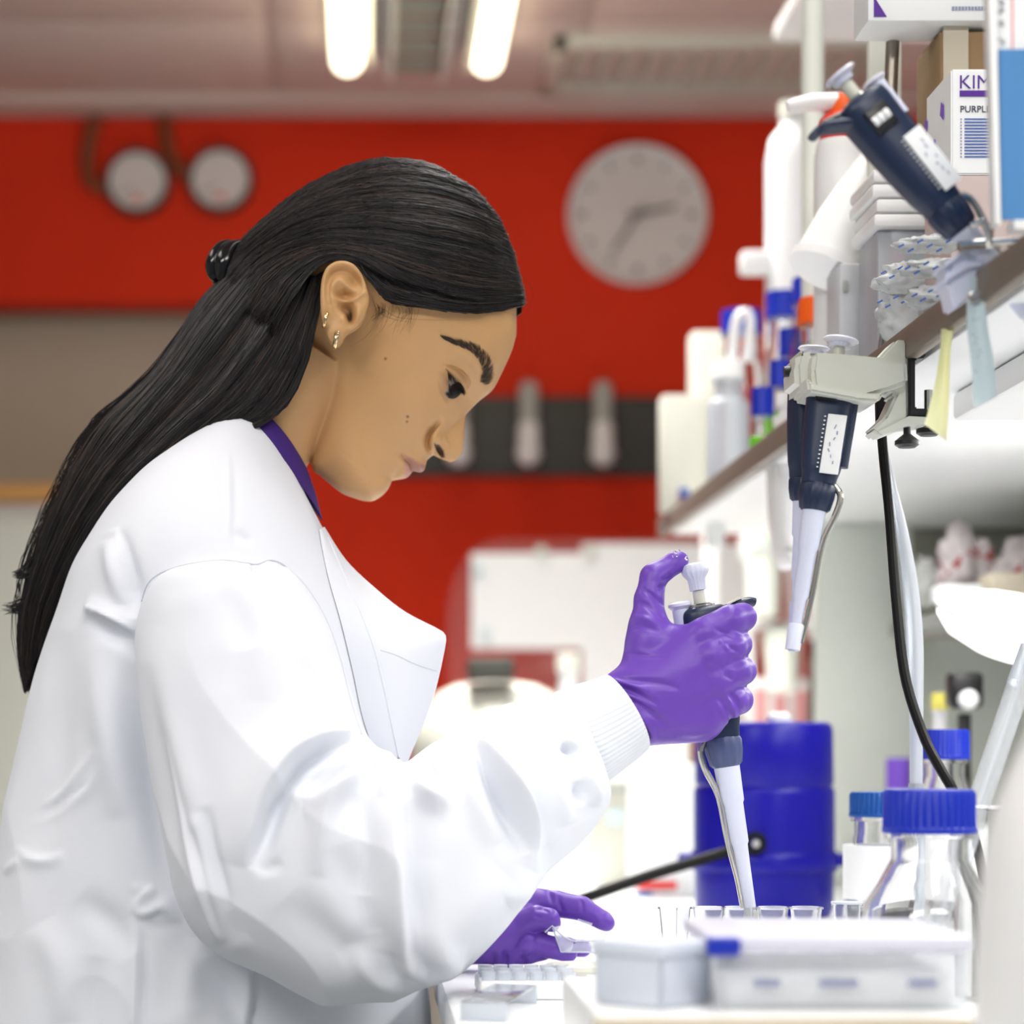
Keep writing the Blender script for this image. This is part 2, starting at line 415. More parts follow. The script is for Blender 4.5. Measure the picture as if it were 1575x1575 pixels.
# wall clock
c = P(979, 333, YW); r = L(107, YW)
ck = thing('wall_clock', 'round pale wall clock hanging high on the red wall', 'clock', c-Vector((0, .02, 0)))
fy = YW-.022
obj('rim', MB().lathe([(r*.94, .0), (r, .003), (r, .028), (r*.965, .034), (r*.945, .030), (r*.94, .016)], (c.x, YW, c.z), (0, -1, 0), 64), M_PLASTIC, ck)
obj('face', MB().lathe([(0, 0), (r*.95, 0), (r*.95, .018), (0, .018)], (c.x, YW, c.z), (0, -1, 0), 64), M_CLOCK, ck)
def hand(name, deg, ln, w, y):
    a = math.radians(deg); d = Vector((math.sin(a), 0, math.cos(a))); s = Vector((d.z, 0, -d.x))
    p = [c-d*.02-s*w*.6, c+d*ln-s*w*.4, c+d*ln+s*w*.4, c-d*.02+s*w*.6]
    for q in p: q.y = y
    obj(name, MB().prism(p, (0, -.002, 0)), M_CLOCKH, ck)
hand('hour_hand', 78, r*.56, .011, fy); hand('minute_hand', 214, r*.66, .008, fy-.003)
obj('hub', MB().lathe([(.0, 0), (.008, 0), (.008, .004), (0, .005)], (c.x, fy-.004, c.z), (0, -1, 0), 16), M_CLOCKH, ck)
for k in range(12):
    a = math.radians(30*k); d = Vector((math.sin(a), 0, math.cos(a))); s = Vector((d.z, 0, -d.x)); w = .004 if k % 3 else .006
    p = [c+d*r*.74-s*w, c+d*r*.84-s*w, c+d*r*.84+s*w, c+d*r*.74+s*w]
    for q in p: q.y = YW-.018
    obj('hour_mark', MB().prism(p, (0, -.001, 0)), M_CLOCKH, ck)
# two pressure gauges with amber tubing
for (gx, gy, lab, pts) in ((213, 283, 'round pressure gauge on the red wall, farther from the ceiling light', [(150, 168), (138, 215), (134, 258), (145, 285), (170, 290)]),
                           (340, 280, 'round pressure gauge on the red wall, nearer the ceiling light', [(252, 168), (255, 205), (262, 240), (285, 268), (300, 280)])):
    c = P(gx, gy, YW); r = L(50, YW)
    gg = thing('pressure_gauge', lab, 'gauge', c-Vector((0, .015, 0)))
    obj('bezel', MB().lathe([(0, 0), (r, 0), (r*1.02, .02), (r*.98, .034), (r*.88, .036), (r*.86, .026), (0, .026)], (c.x, YW, c.z), (0, -1, 0), 48), M_DGREY, gg)
    obj('dial', MB().lathe([(0, .02), (r*.87, .02), (r*.87, .0285), (0, .0285)], (c.x, YW, c.z), (0, -1, 0), 40), M_CLOCK, gg)
    obj('red_mark', MB().box((c.x, YW-.029, c.z-r*.55), (r*.3, .002, r*.14)), M_REDP, gg)
    q = [(c.x, YW-.029, c.z-r*.15), (c.x-r*.55, YW-.029, c.z-r*.36), (c.x-r*.5, YW-.029, c.z-r*.42)]
    obj('needle', MB().prism(q, (0, -.002, 0)), M_CLOCKH, gg)
    obj('tubing', MB().tube([tuple(P(x, y, YW-.012)) for x, y in cr(pts, 24)], .016, 10), M_BROWNT, gg)
# dark board with white pegs
a, b = P(600, 612, YW), P(1085, 733, YW)
bd = thing('peg_board', 'dark grey board running along the red wall behind the face', 'board', ((a.x+b.x)/2, YW, b.z))
obj('board', MB().box(((a.x+b.x)/2, YW-.01, (a.z+b.z)/2), (b.x-a.x, .02, a.z-b.z), .003), M_DGREY, bd)
for k, (px, lab) in enumerate(((705, 'white drying peg peeking out beside the nose'), (813, 'white drying peg on the dark board, middle of the three'), (927, 'white drying peg on the dark board, farthest from the face'))):
    t = P(px, 598, YW-.06); e = P(px, 697, YW-.10)
    pg = thing('drying_peg', lab, 'peg', e, 'drying pegs on the dark board')
    obj('arm', MB().tube([t+Vector((0, .04, 0)), t, t.lerp(e, .5), e], [.012, .021, .021, .018], 14), M_GREY, pg)
    obj('sleeve', MB().tube([t.lerp(e, .52), t.lerp(e, .6), e], [.018, .0225, .0235], 16), M_PLASTIC, pg)
    obj('round_tip', MB().lathe([(0, -.027), (.012, -.025), (.022, -.016), (.027, 0), (.022, .016), (.012, .025), (0, .027)], e, (0, 0, 1), 20), M_PLASTIC, pg)
# notices and acrylic screen
YN = 4.5
def sheet(lab, x0, y0, x1, y1, Y, pins):
    a, b = P(x0, y0, Y), P(x1, y1, Y); s = thing('notice_sheet', lab, 'notice', ((a.x+b.x)/2, Y, b.z))
    obj('paper', MB().box(((a.x+b.x)/2, Y, (a.z+b.z)/2), (b.x-a.x, .003, a.z-b.z)), M_PAPER, s)
    for (px, py) in pins:
        q = P(px, py, Y-.004); obj('pin', MB().lathe([(0, 0), (.012, 0), (.012, .006), (0, .008)], q, (0, -1, 0), 12), M_NOTE_B if py > 860 or px < 750 else M_OFFW, s)
sc = thing('acrylic_screen', 'tinted clear screen with a rounded corner behind the white notices', 'screen', P(880, 1060, YN+.1))
pts = [(690, 1284), (688, 960)]+[(688+70*(1-math.cos(t))*1.15, 960-130*math.sin(t)) for t in np.linspace(.1, 1.57, 10)]+[(1070, 828), (1075, 1284)]
obj('panel', MB().prism([P(x, y, YN+.1) for x, y in pts], (0, .006, 0)), M_ACRYL, sc)
obj('foot', MB().box(P(880, 1280, YN+.1), (.5, .12, .02), .004), M_WHITE, sc)
sheet('white notice sheet nearest the coat lapel', 725, 851, 896, 998, YN+.094, [(735, 877), (747, 975), (832, 848)])
sheet('larger white notice sheet behind the raised thumb', 895, 836, 1150, 1110, YN+.090, [(908, 850)])

# ---------------------------------------------------------------- bench and shelf gantry
ZB = HC-.175
bn = thing('lab_bench', 'long white laboratory bench in front of the woman', 'bench', (1.0, 2.7, 0))
obj('worktop', MB().box((.057+.755, 2.85, ZB-.016), (1.51, 3.7, .032), .006), M_BENCH, bn)
for k in range(5):
    y = 1.36+k*.74
    cb = obj('cupboard', MB().box((.12+.33, y, (ZB-.05)/2+.04), (.62, .72, ZB-.15), .004), M_WHITE, bn)
    obj('door', MB().box((.128, y, ZB/2+.03), (.018, .70, ZB-.20), .004), M_CREAM, cb)
obj('plinth', MB().box((.5, 2.85, .035), (.6, 3.6, .07)), M_DGREY, bn)

XS = .40                                                # shelf front edge
ZS = HC+.284                                            # underside of the lower shelf
gt = thing('shelf_gantry', 'bench shelving with a brown edged lower shelf over the worktop', 'shelving', (.7, 2.2, ZB))
obj('shelf', MB().box((.72, 2.21, ZS+.010), (.62, 1.82, .020), .002), M_WHITE, gt)
obj('edge_rail', MB().box((XS-.004, 2.21, ZS+.009), (.010, 1.82, .024), .002), M_RAIL, gt)
obj("shelf", MB().box((.816, 2.06, HC+.90), (.60, 1.78, .020), .002), M_WHITE, gt)
for (y, w) in ((1.78, .05), (2.98, .05)):
    obj('post', MB().box((.98, y, (ZB+HC+1.0)/2), (.05, w, HC+1.0-ZB), .004), M_GREY, gt)
obj('light_housing', MB().box((.72, 1.42, ZS-.012), (.5, .9, .022), .004), M_WHITE, gt)
pa = MB().box((.635, 2.98, (ZB+ZS)/2), (.12, .03, ZS-ZB), .003); obj('end_panel', pa, M_CREAM, gt)
obj('far_panel', MB().box((.88, 3.04, (HC+.145+ZS)/2), (.37, .03, ZS-HC-.145), .003), mat('olive_grey_panel', srgb(150, 150, 138), .6), gt)
obj('far_panel', MB().box((.88, 3.04, (ZB+HC+.143)/2), (.37, .03, HC+.143-ZB), .003), M_CREAM, gt)
obj('back_panel', MB().box((1.05, 2.2, (ZB+ZS)/2), (.02, 1.6, ZS-ZB), .003), M_GREY, gt)
# ---------------------------------------------------------------- the woman
M_SKIN = mat('skin', srgb(202, 158, 108), .46, var=.07, vscale=25, sss=.12, bump=.12, bscale=700, spec=.4, attr='tint')
M_HAIR = mat('black_hair', srgb(30, 27, 27), .40, var=.5, vscale=60, spec=.45)
M_HAIRB = mat('black_hair_under', srgb(26, 23, 23), .45, var=.3, vscale=60, spec=.35)
M_BROW = mat('eyebrow_hair', srgb(66, 54, 42), .6, var=.2)
M_COAT = mat('white_coat_cotton', srgb(231, 234, 241), .8, var=.012, vscale=12, bump=.12, bscale=1400, spec=.2)
M_RIB = mat('ribbed_cuff_knit', srgb(228, 231, 236), .85, var=.01, spec=.2)
M_SHIRT = mat('purple_shirt', srgb(62, 30, 118), .8, var=.08, bump=.2, bscale=900)
M_GLOVE = mat('purple_nitrile', srgb(104, 66, 172), .38, var=.04, vscale=40, bump=.10, bscale=500, spec=.45)
M_TROUS = mat('dark_trousers', srgb(40, 42, 52), .8, var=.1)
M_GOLD = mat('gold', srgb(235, 205, 150), .2, metal=1.0, var=.05)
M_EYE = mat('eye', srgb(150, 138, 128), .45, var=0, spec=.15, attr='tint')

YP = 1.87; SP = YP/F
person = thing('person', 'woman in a white lab coat and purple gloves bending over her work', 'person', (P(330, 0, YP).x, YP, 0))

def loc(p, w, Y=YP):                                    # where a feature w sketch units off the midplane must sit to be seen at photo pixel p
    k = 1-w*(Y/F)/Y
    return (VX+(p[0]-VX)*k, VY+(p[1]-VY)*k)
def poly_sd(X, Yg, poly):
    """signed distance (inside positive) to a closed polygon, index of nearest vertex"""
    p = np.asarray(poly, float); q = np.roll(p, -1, 0); best = np.full(X.shape, 1e9); ins = np.zeros(X.shape, bool); near = np.zeros(X.shape)
    for i in range(len(p)):
        a, b = p[i], q[i]; ab = b-a
        t = np.clip(((X-a[0])*ab[0]+(Yg-a[1])*ab[1])/max(ab@ab, 1e-9), 0, 1)
        d = np.hypot(X-a[0]-t*ab[0], Yg-a[1]-t*ab[1]); u = d < best
        best[u] = d[u]; near[u] = i+t[u]
        c = (a[1] > Yg) != (b[1] > Yg)
        xi = a[0]+(Yg-a[1])/(ab[1] if abs(ab[1]) > 1e-9 else 1e-9)*ab[0]
        ins ^= c & (X < xi)
    return np.where(ins, best, -best), near
def line_field(X, Yg, pl, w, n=None):
    pl = cr(pl, n or 8*len(pl)) if len(pl) > 2 else resample(pl, 8)
    best = np.full(X.shape, 1e9); tt = np.zeros(X.shape)
    for i in range(len(pl)-1):
        a = pl[i]; ab = pl[i+1]-a
        t = np.clip(((X-a[0])*ab[0]+(Yg-a[1])*ab[1])/max(ab@ab, 1e-9), 0, 1)
        d = np.hypot(X-a[0]-t*ab[0], Yg-a[1]-t*ab[1]); u = d < best
        best[u] = d[u]; tt[u] = (i+t[u])/(len(pl)-1)
    return np.exp(-(best/w)**2)*np.clip(np.sin(np.pi*np.clip(tt, .03, .97)), 0, 1)**.5
def tps(pts, val, X, Yg, lam=1.0):
    p = np.asarray(pts, float)/100; v = np.asarray(val, float); n = len(p)
    K = lambda r: np.where(r > 0, r*r*np.log(np.maximum(r, 1e-9)), 0)
    A = np.zeros((n+3, n+3)); A[:n, :n] = K(np.linalg.norm(p[:, None]-p[None], axis=-1))+lam*.001*np.eye(n)
    A[:n, n] = 1; A[:n, n+1:] = p; A[n, :n] = 1; A[n+1:, :n] = p.T
    s = np.linalg.solve(A, np.r_[v, 0, 0, 0]); out = s[n]+s[n+1]*X/100+s[n+2]*Yg/100
    for i in range(n): out = out+s[i]*K(np.hypot(X/100-p[i, 0], Yg/100-p[i, 1]))
    return out

# ---- head: side profile from forehead to chin, half width as a field over it
base_prof = [  # x, y, edge radius
    (794, 470, 115), (794, 511, 115), (792, 523, 115), (787, 540, 112), (778, 560.6, 108), (770, 577.7, 100), (761, 595, 90), (752, 605, 80), (738, 616, 66),
    (722, 632, 60), (704, 652, 58), (688, 674, 55), (674, 690, 52), (664, 701, 46), (657, 708, 40), (655, 715.5, 30), (652.5, 723, 26), (646, 726.5, 24), (635.5, 724.5, 26),
    (634, 726, 26), (629, 732, 28), (624, 735.5, 30), (614, 737.5, 34), (603, 739.5, 38), (601.5, 742.5, 40), (597, 752, 46), (588, 762, 50), (576, 769.5, 54), (565, 771, 58),
    (549, 767.5, 58), (527, 759, 54), (506, 743, 50), (492, 731, 44), (481, 722, 40), (477, 700, 40), (475, 660, 40), (472, 620, 40), (462, 585, 50), (430, 555, 70),
    (407, 500, 100), (398, 440, 110), (410, 385, 115), (445, 330, 115), (500, 288, 115), (560, 264, 115), (622, 258, 115), (690, 283, 115), (740, 323, 115), (771, 370, 115), (788, 420, 115)]
bp = np.array(base_prof)
_d = np.r_[0, np.cumsum(np.linalg.norm(np.diff(np.r_[bp, bp[:1]], axis=0)[:, :2], axis=1))]
_cl = cr(np.r_[bp, bp[:1]], 400)[:-1]
nose = [(745, 600), (738, 611), (727, 621), (720, 629), (716.6, 639.4), (715, 654), (714, 667), (713, 680), (712, 690), (709, 699), (701.5, 707.5), (693, 710.5), (684, 708), (674, 703.7),
        (667, 700.4), (661.5, 702), (657, 696), (655, 684), (656, 672), (663, 660), (676, 646), (690, 632), (705, 618), (722, 604)]
nose = cr(np.array(nose+nose[:1], float), 160)[:-1]
h2 = 1.7
gx = np.arange(376, 812, h2); gy = np.arange(246, 800, h2)
X2, Y2 = np.meshgrid(gx, gy, indexing='ij')
sd, near = poly_sd(X2, Y2, _cl[:, :2]); Rn = np.interp(near, np.arange(len(_cl)), _cl[:, 2])
capp = [(565, 500, 146), (620, 480, 143), (660, 500, 130), (700, 480, 118), (750, 480, 92), (770, 500, 78), (695, 530, 112), (735, 552, 92), (752, 585, 46),
        (680, 570, 92), (692, 585, 78), (702, 594, 66), (714, 604, 42), (722, 606, 34), (640, 590, 124), (662, 610, 106), (690, 622, 70), (700, 632, 42), (672, 560, 104), (710, 556, 92), (722, 575, 72),
        (652, 690, 56), (648, 662, 80), (668, 640, 78), (620, 650, 108), (622, 690, 72), (640, 712, 34), (612, 715, 62), (590, 745, 44), (560, 720, 84), (500, 690, 100), (492, 640, 110), (560, 620, 128), (530, 560, 140),
        (600, 400, 152), (700, 380, 128), (500, 400, 150), (440, 430, 118), (600, 300, 120), (480, 330, 110), (460, 520, 116), (560, 680, 104), (595, 690, 88), (690, 650, 46)]
cp = np.array(capp, float)
cap = tps([loc(p[:2], p[2]) for p in cp], cp[:, 2], X2, Y2, 3.0)
w2 = np.sign(sd)*2*Rn*np.abs(sd)                        # squared half width grows linearly from the profile
cap = np.maximum(cap, 6)
wb = np.sqrt(np.maximum(w2, 0)); wmin = smin(wb, cap, 9.0); W2 = np.where(w2 > 0, np.maximum(wmin, 0)**2, w2)
sn, nn = poly_sd(X2, Y2, nose)
Rno = np.interp(nn, np.arange(160), np.interp(np.arange(160), [0, 25, 45, 62, 78, 92, 102, 110, 125, 140, 159], [20, 9, 9, 13, 17, 17, 22, 30, 30, 20, 20]))
wal = 23+14*np.exp(-((X2-672)**2+(Y2-688)**2)/17**2)+4*np.exp(-((X2-698)**2+(Y2-694)**2)/14**2)
wn = smin(np.sqrt(np.maximum(2*Rno*sn, 0)), wal, 5.0); Wn2 = np.where(sn > 0, np.maximum(wn, 0)**2, 2*Rno*sn)
def gblur(A, s):
    k = np.exp(-.5*(np.arange(-int(3*s), int(3*s)+1)/s)**2); k /= k.sum()
    for ax in (0, 1):
        pad = [(len(k)//2,)*2 if a == ax else (0, 0) for a in (0, 1)]; B = np.pad(A, pad, mode='edge')
        A = sum(k[i]*np.take(B, range(i, i+A.shape[ax]), axis=ax) for i in range(len(k)))
    return A
wB, wN = np.sqrt(np.maximum(W2, 0)), np.sqrt(np.maximum(Wn2, 0))
for s_, d0 in ((3.0, 7), (6.0, 12), (9.0, 22), (13.0, 40)):           # smooth the ridges of the distance field away from the profile
    q_ = np.clip((sd-d0)/d0, 0, 1); wB = wB*(1-q_)+gblur(wB, s_)*q_
wm = -smin(-wB, -wN, 3.5)
Wc = np.where((W2 > 0) | (Wn2 > 0), wm**2, np.maximum(W2, Wn2))
add = np.zeros_like(X2)
def ft(pl, w, amp, dep):
    global add
    add = add+amp*line_field(X2, Y2, [loc(p, dep) for p in pl], w)
def blob(p, rx, ry, amp, dep, ang=0):
    global add
    c = loc(p, dep); a = math.radians(ang); dx, dy = X2-c[0], Y2-c[1]
    u, v = dx*math.cos(a)+dy*math.sin(a), -dx*math.sin(a)+dy*math.cos(a)
    add = add+amp*np.exp(-(u/rx)**2-(v/ry)**2)
# lids, socket, brow ridge
ft([(684, 565), (697, 566), (708.6, 570.5), (718, 577.5), (722, 585), (719, 593)], 2.2, -7.0, 76)
ft([(688, 570), (698, 576), (708, 583), (715, 592)], 5.0, 7.0, 70)                      # upper lid bulge
ft([(683, 578), (686, 592), (691, 606)], 4.0, 3.0, 80)                                    # lower lid
ft([(677, 588), (682, 602), (690, 613)], 3.5, -3.0, 80)                                 # pouch crease
ft([(697, 540), (715, 546), (730, 558), (738, 575)], 8, 3.0, 85)
ft([(690, 556), (706, 558), (724, 566), (733, 580)], 7, -4.0, 80)
slit = [loc(p, 74) for p in [(686, 570.5), (692, 576.5), (702, 587), (710, 596), (706, 600), (701, 601), (698, 602), (696.5, 596), (694, 588), (691, 579)]]
s_sl, _ = poly_sd(X2, Y2, slit); add = add-9*np.clip((s_sl+1.0)/2.5, 0, 1)
# nose wing, nostril, lips, chin
ft([(676, 648), (664, 661), (657.7, 672), (658.5, 683), (663, 691)], 4.5, -20, 44)
blob((672, 679), 10, 13, 9, 36, 25)
nst = [loc(p, 28) for p in [(667, 682.5), (675.5, 684), (682.5, 692), (684.5, 701), (679.5, 701.5), (673, 694)]]
s_ns, _ = poly_sd(X2, Y2, nst); add = add-12*np.clip((s_ns+.8)/3.5, 0, 1)
ft([(617, 699), (624, 706), (631, 712), (634.5, 719), (635, 725)], 2.2, -5.5, 46)         # mouth line
ft([(632, 707), (641, 713), (648, 718), (650, 722)], 4.5, 3.5, 26)
ft([(624, 714), (629, 721), (630, 729)], 4.0, 3.5, 30)
blob((616, 697), 5, 5, -3.5, 60)
ft([(603, 737), (610, 727), (617, 717)], 5, -3.5, 44)
blob((583, 752), 16, 13, 3.5, 46)
ft([(652, 672), (640, 684), (628, 694)], 9, -2.5, 70)
blob((640, 618), 30, 22, 3, 118)
wfin = np.sqrt(np.maximum(Wc, 0))
Wc = np.where(Wc > 0, np.maximum(wfin+add*np.clip(wfin/18, 0, 1), .5)**2, Wc)
def face_w(px, py):                                     # half width under a photo pixel (iterates the perspective)
    w = 90.0
    for _ in range(4):
        x, y = loc((px, py), w); i = int(np.clip((x-gx[0])/h2, 0, len(gx)-2)); j = int(np.clip((y-gy[0])/h2, 0, len(gy)-2))
        w = math.sqrt(max(Wc[i, j], 0))
    return w
def face_pt(px, py, off=0.0):
    w = face_w(px, py)+off; x, y = loc((px, py), w); return Vector(px2w(np.array((x, y, -w)), YP))
dz = np.arange(-158, 2.0, h2); dz = dz-dz[-1]           # half grid ending on the midplane
D = dz[None, None, :]
sdist = (D*D-Wc[:, :, None]).astype(np.float32)
gxx, gyy, gzz = np.gradient(sdist, h2); gn = np.sqrt(gxx**2+gyy**2+gzz**2); del gxx, gyy, gzz
sdist = sdist/np.maximum(gn, 8); del gn
# neck: tilted round column
ax = np.array([.515, -.858]); c0 = np.array([386., 676.])
qx, qy = X2-c0[0], Y2-c0[1]; tA = qx*ax[0]+qy*ax[1]; off = qx*(-ax[1])+qy*ax[0]
rn = 93+np.clip(-tA-10, 0, 80)*.35
nk = np.sqrt((off*.98)[:, :, None]**2+(D*.98)**2)-rn[:, :, None]
nk = np.maximum(nk, (-tA-125)[:, :, None]); nk = np.maximum(nk, (tA-160)[:, :, None])
fh = smin(sdist, nk.astype(np.float32), 4.5)
full = np.concatenate([fh, fh[:, :, -2::-1]], 2)
# pad so the surface closes
full = np.pad(full, 1, constant_values=5.0)
V, Q = snets(full, (gx[0]-h2, gy[0]-h2, dz[0]-h2), h2)
del full, fh, sdist, nk
hv = V.copy(); Vw = px2w(V, YP)
mb = MB().add(Vw, Q.tolist())
body = obj('body', mb, M_SKIN, person, smooth=180)
# lips, cheeks and moles as skin colours; nostril and mouth-line shade painted in
pxy = hv[:, :2]; near_w = np.abs(hv[:, 2]); tint = np.zeros((len(hv), 4))
def paint(poly, dep, col, a, soft=2.0):
    s, _ = poly_sd(pxy[:, 0], pxy[:, 1], [loc(p, dep) for p in poly]); k = np.clip(s/soft+.5, 0, 1)*a
    u = k > tint[:, 3]; tint[u, :3] = col; tint[u, 3] = k[u]
paint([(622, 701), (633, 705), (645, 711), (656, 713), (657, 727), (634, 726), (632, 714), (626, 708)], 30, srgb(158, 106, 104), .75, 4)
paint([(619, 701), (627, 710), (632, 716), (635, 726), (630, 733), (624, 733), (623, 720)], 34, srgb(190, 134, 130), .75, 4)
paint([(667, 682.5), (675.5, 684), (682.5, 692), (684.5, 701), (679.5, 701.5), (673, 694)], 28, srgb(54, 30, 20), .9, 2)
paint([(617, 698), (624, 705), (632, 712), (635, 722), (633, 722), (630, 714), (623, 708)], 44, srgb(90, 46, 46), .8, 2)
for (mx, my, mr) in ((593, 549, 2.2), (628, 634, 2.2), (627, 641, 1.8)):
    paint([(mx+mr*math.cos(t), my+mr*math.sin(t)) for t in np.linspace(0, 6.28, 9)[:-1]], 122, srgb(70, 44, 30), .8, 2)
paint([(685, 569), (692, 575), (703, 585), (713, 595.5), (711, 599), (702, 589), (692, 579)], 74, srgb(40, 26, 22), .85, 2)
paint([(684, 567), (698, 575), (710, 585), (720, 590), (716, 577), (706, 570), (694, 566)], 76, srgb(140, 100, 76), .45, 8)
paint([(676, 575), (684, 572), (690, 590), (696, 608), (688, 614), (679, 600)], 82, srgb(140, 98, 72), .4, 8)
a = body.data.color_attributes.new('tint', 'FLOAT_COLOR', 'POINT'); a.data.foreach_set('color', tint.astype(np.float32).ravel())
# eye
for side in (-1, 1):
    ew = 50; er = 23; ex, ey = loc((690, 592), ew)
    g = []; nu, nv = 22, 32
    for i in range(nu+1):
        th = math.pi*i/nu
        for k in range(nv):
            ph = 2*math.pi*k/nv; g.append((ex+er*math.sin(th)*math.cos(ph), ey+er*math.sin(th)*math.sin(ph), side*ew+er*math.cos(th)))
    A = px2w(np.array(g).reshape(nu+1, nv, 3), YP)
    e = obj('eye', MB().grid(A, close_u=True), M_EYE, person, smooth=180)
    gz = np.array([.62, .62, side*.48]); gz /= np.linalg.norm(gz)       # where she looks
    n = (np.array(g)-np.array([ex, ey, side*ew]))/er; dt = n@gz; tn = np.zeros((len(g), 4))
    tn[dt > .68] = (*srgb(30, 20, 16), 1); tn[dt > .955] = (.004, .004, .004, 1)
    at = e.data.color_attributes.new('tint', 'FLOAT_COLOR', 'POINT'); at.data.foreach_set('color', tn.astype(np.float32).ravel())
# lashes and brow as fine hairs
def hairs(name, strands, rad, m, parent, sides=3, smooth=180, taper=True):
    """strands: list of (n,3) arrays in metres -> one mesh of thin tubes"""
    by = {}
    for s_ in strands: by.setdefault(len(s_), []).append(s_)
    mb = MB()
    for n, ss in by.items():
        S = np.array(ss); T = np.gradient(S, axis=1); T /= np.maximum(np.linalg.norm(T, axis=-1, keepdims=True), 1e-9)
        up = np.array([0.3, -.9, .2]); A = np.cross(T, up); A /= np.maximum(np.linalg.norm(A, axis=-1, keepdims=True), 1e-9); B = np.cross(T, A)
        r = rad*np.ones(n)
        if taper: r = rad*np.clip(1.15-np.linspace(0, 1, n)**3, .18, 1)
        V = np.stack([S+(A*math.cos(2*math.pi*k/sides)+B*math.sin(2*math.pi*k/sides))*r[None, :, None] for k in range(sides)], 2)
        m_ = len(ss); idx = np.arange(m_*n*sides).reshape(m_, n, sides)
        q = np.stack([idx[:, :-1], np.roll(idx, -1, 2)[:, :-1], np.roll(idx, -1, 2)[:, 1:], idx[:, 1:]], -1).reshape(-1, 4)
        mb.add(V.reshape(-1, 3), q.tolist())
    V = mb.verts()-np.array(root_loc(parent)); me = bpy.data.meshes.new(name); me.from_pydata(V.tolist(), [], mb.f); me.update()
    me.materials.append(m); me.polygons.foreach_set('use_smooth', [True]*len(me.polygons))
    o = bpy.data.objects.new(name, me); COL.objects.link(o); o.parent = parent; o['kind'] = 'stuff'; return o
st = []; br = cr([(684, 521, 1.2), (697, 526, 3), (713, 531, 4.5), (727, 537, 5.5), (737, 545, 6.5), (745, 557, 7), (748.5, 571, 7.5), (746, 582, 7), (741, 592, 5)], 60)
for i in range(620):
    u = random.random(); k = u*58; b0 = br[int(k)]; b1 = br[min(int(k)+1, 59)]; t = b1[:2]-b0[:2]; t = t/np.linalg.norm(t); nrm = np.array([t[1], -t[0]])
    o = random.uniform(-1, 1)*b0[2]; p = b0[:2]+nrm*o; d = -t*.8+nrm*(.75-.5*(1-u)) ; d = d/np.linalg.norm(d)*random.uniform(6, 10)
    st.append(np.array([face_pt(*(p+d*f), .6+.8*f) for f in (0, .35, .7, 1)]))
brow = hairs('eyebrow', st, .00018, M_BROW, person)
st = []
up_l = cr([(689, 574), (695, 580), (702, 587), (708, 593), (712, 597)], 40); lo_l = cr([(690, 584), (692, 594), (696, 605)], 20)
for i in range(60):
    p = up_l[random.randrange(40)]+RNG.normal(0, .4, 2); u = (p[0]-689)/23; d = np.array([1.5+2*u, 12+3*random.random()])*random.uniform(.6, 1)
    b = face_pt(*p, 4); st.append(np.array([b+Vector((d[0]*f*SP, -.004*f, -d[1]*f*SP)) for f in (0, .3, .65, 1)]))
for i in range(22):
    p = lo_l[random.randrange(20)]+RNG.normal(0, .3, 2); b = face_pt(*p, 2); st.append(np.array([b+Vector((-.5*f*SP, -.003*f, -6*f*SP)) for f in (0, .3, .65, 1)]))
for i in range(90):
    p = up_l[random.randrange(38)]; q_ = p+np.array([2.2, 2.4])*random.uniform(.6, 1.2)
    st.append(np.array([face_pt(*(p+(q_-p)*f+np.array([0, .5])), 3.5+1.5*f) for f in (0, .35, .7, 1)]))
for i in range(40):
    p = np.array([random.uniform(708, 713), random.uniform(594, 600)]); b = face_pt(*p, 3); st.append(np.array([b+Vector((random.uniform(1, 5)*f*SP, -.003*f, -random.uniform(8, 11)*f*SP)) for f in (0, .3, .65, 1)]))
hairs('eyelashes', st, .0002, M_HAIRB, person)

# ---- ear
YE = 1.788
h1 = 1.15; ax_ = np.arange(486, 578, h1); ay_ = np.arange(394, 542, h1); EX, EY = np.meshgrid(ax_, ay_, indexing='ij')
eo = cr(np.array([(566, 449), (560, 430), (551, 415), (541, 407), (529, 404), (515.6, 406), (503, 415), (496, 430), (493.5, 446), (493, 466), (494, 484), (497, 498), (502, 510), (505, 522), (511.5, 530), (519, 532), (526, 526), (533, 514), (546, 506), (556, 496), (564, 478), (568, 462), (566, 449)], float), 200)[:-1]
es, _ = poly_sd(EX, EY, eo)
def el(pl, w): return line_field(EX, EY, pl, w, 60)
E_ = 8+ (566-EX)*.20
E_ = E_+8*el([(566, 452), (559, 433), (549, 418), (540, 411), (528, 408.5), (516, 411), (505, 420), (500, 434), (498, 450), (498, 470), (499, 486), (503, 500)], 6.5)
E_ = E_+6.5*el([(524, 492), (516, 478), (511, 458), (513, 443), (522, 435), (532, 441), (541, 449), (555, 452)], 6)
E_ = E_-6*el([(555, 440), (548, 431), (538, 424), (524, 420), (512, 424), (505, 436), (504, 452), (506, 470)], 5)
E_ = E_-10*np.exp(-((EX-545)/10)**2-((EY-434)/11)**2)
E_ = E_-17*np.exp(-((EX-530)/13)**2-((EY-455)/7)**2)
E_ = E_+5*el([(517, 463), (528, 466), (540, 465), (552, 459), (563, 451)], 4)
E_ = E_-20*np.exp(-((EX-531)/11)**2-((EY-476)/11)**2)-16*np.exp(-((EX-538)/6)**2-((EY-489)/13)**2)
E_ = E_+7*np.exp(-((EX-551)/8)**2-((EY-484)/13)**2)+5*el([(519, 477), (528, 487), (531, 499)], 5)
E_ = E_+4*np.exp(-((EX-517)/12)**2-((EY-513)/12)**2)
ed = np.arange(-46, 34, h1); De = ed[None, None, :]
fe = -smin(De+E_[:, :, None], -(De-26+0*E_[:, :, None]), 3) if False else np.maximum(-De-E_[:, :, None], De-24)
r_ = 7.0; oo = -es[:, :, None]+r_; ff = fe+r_
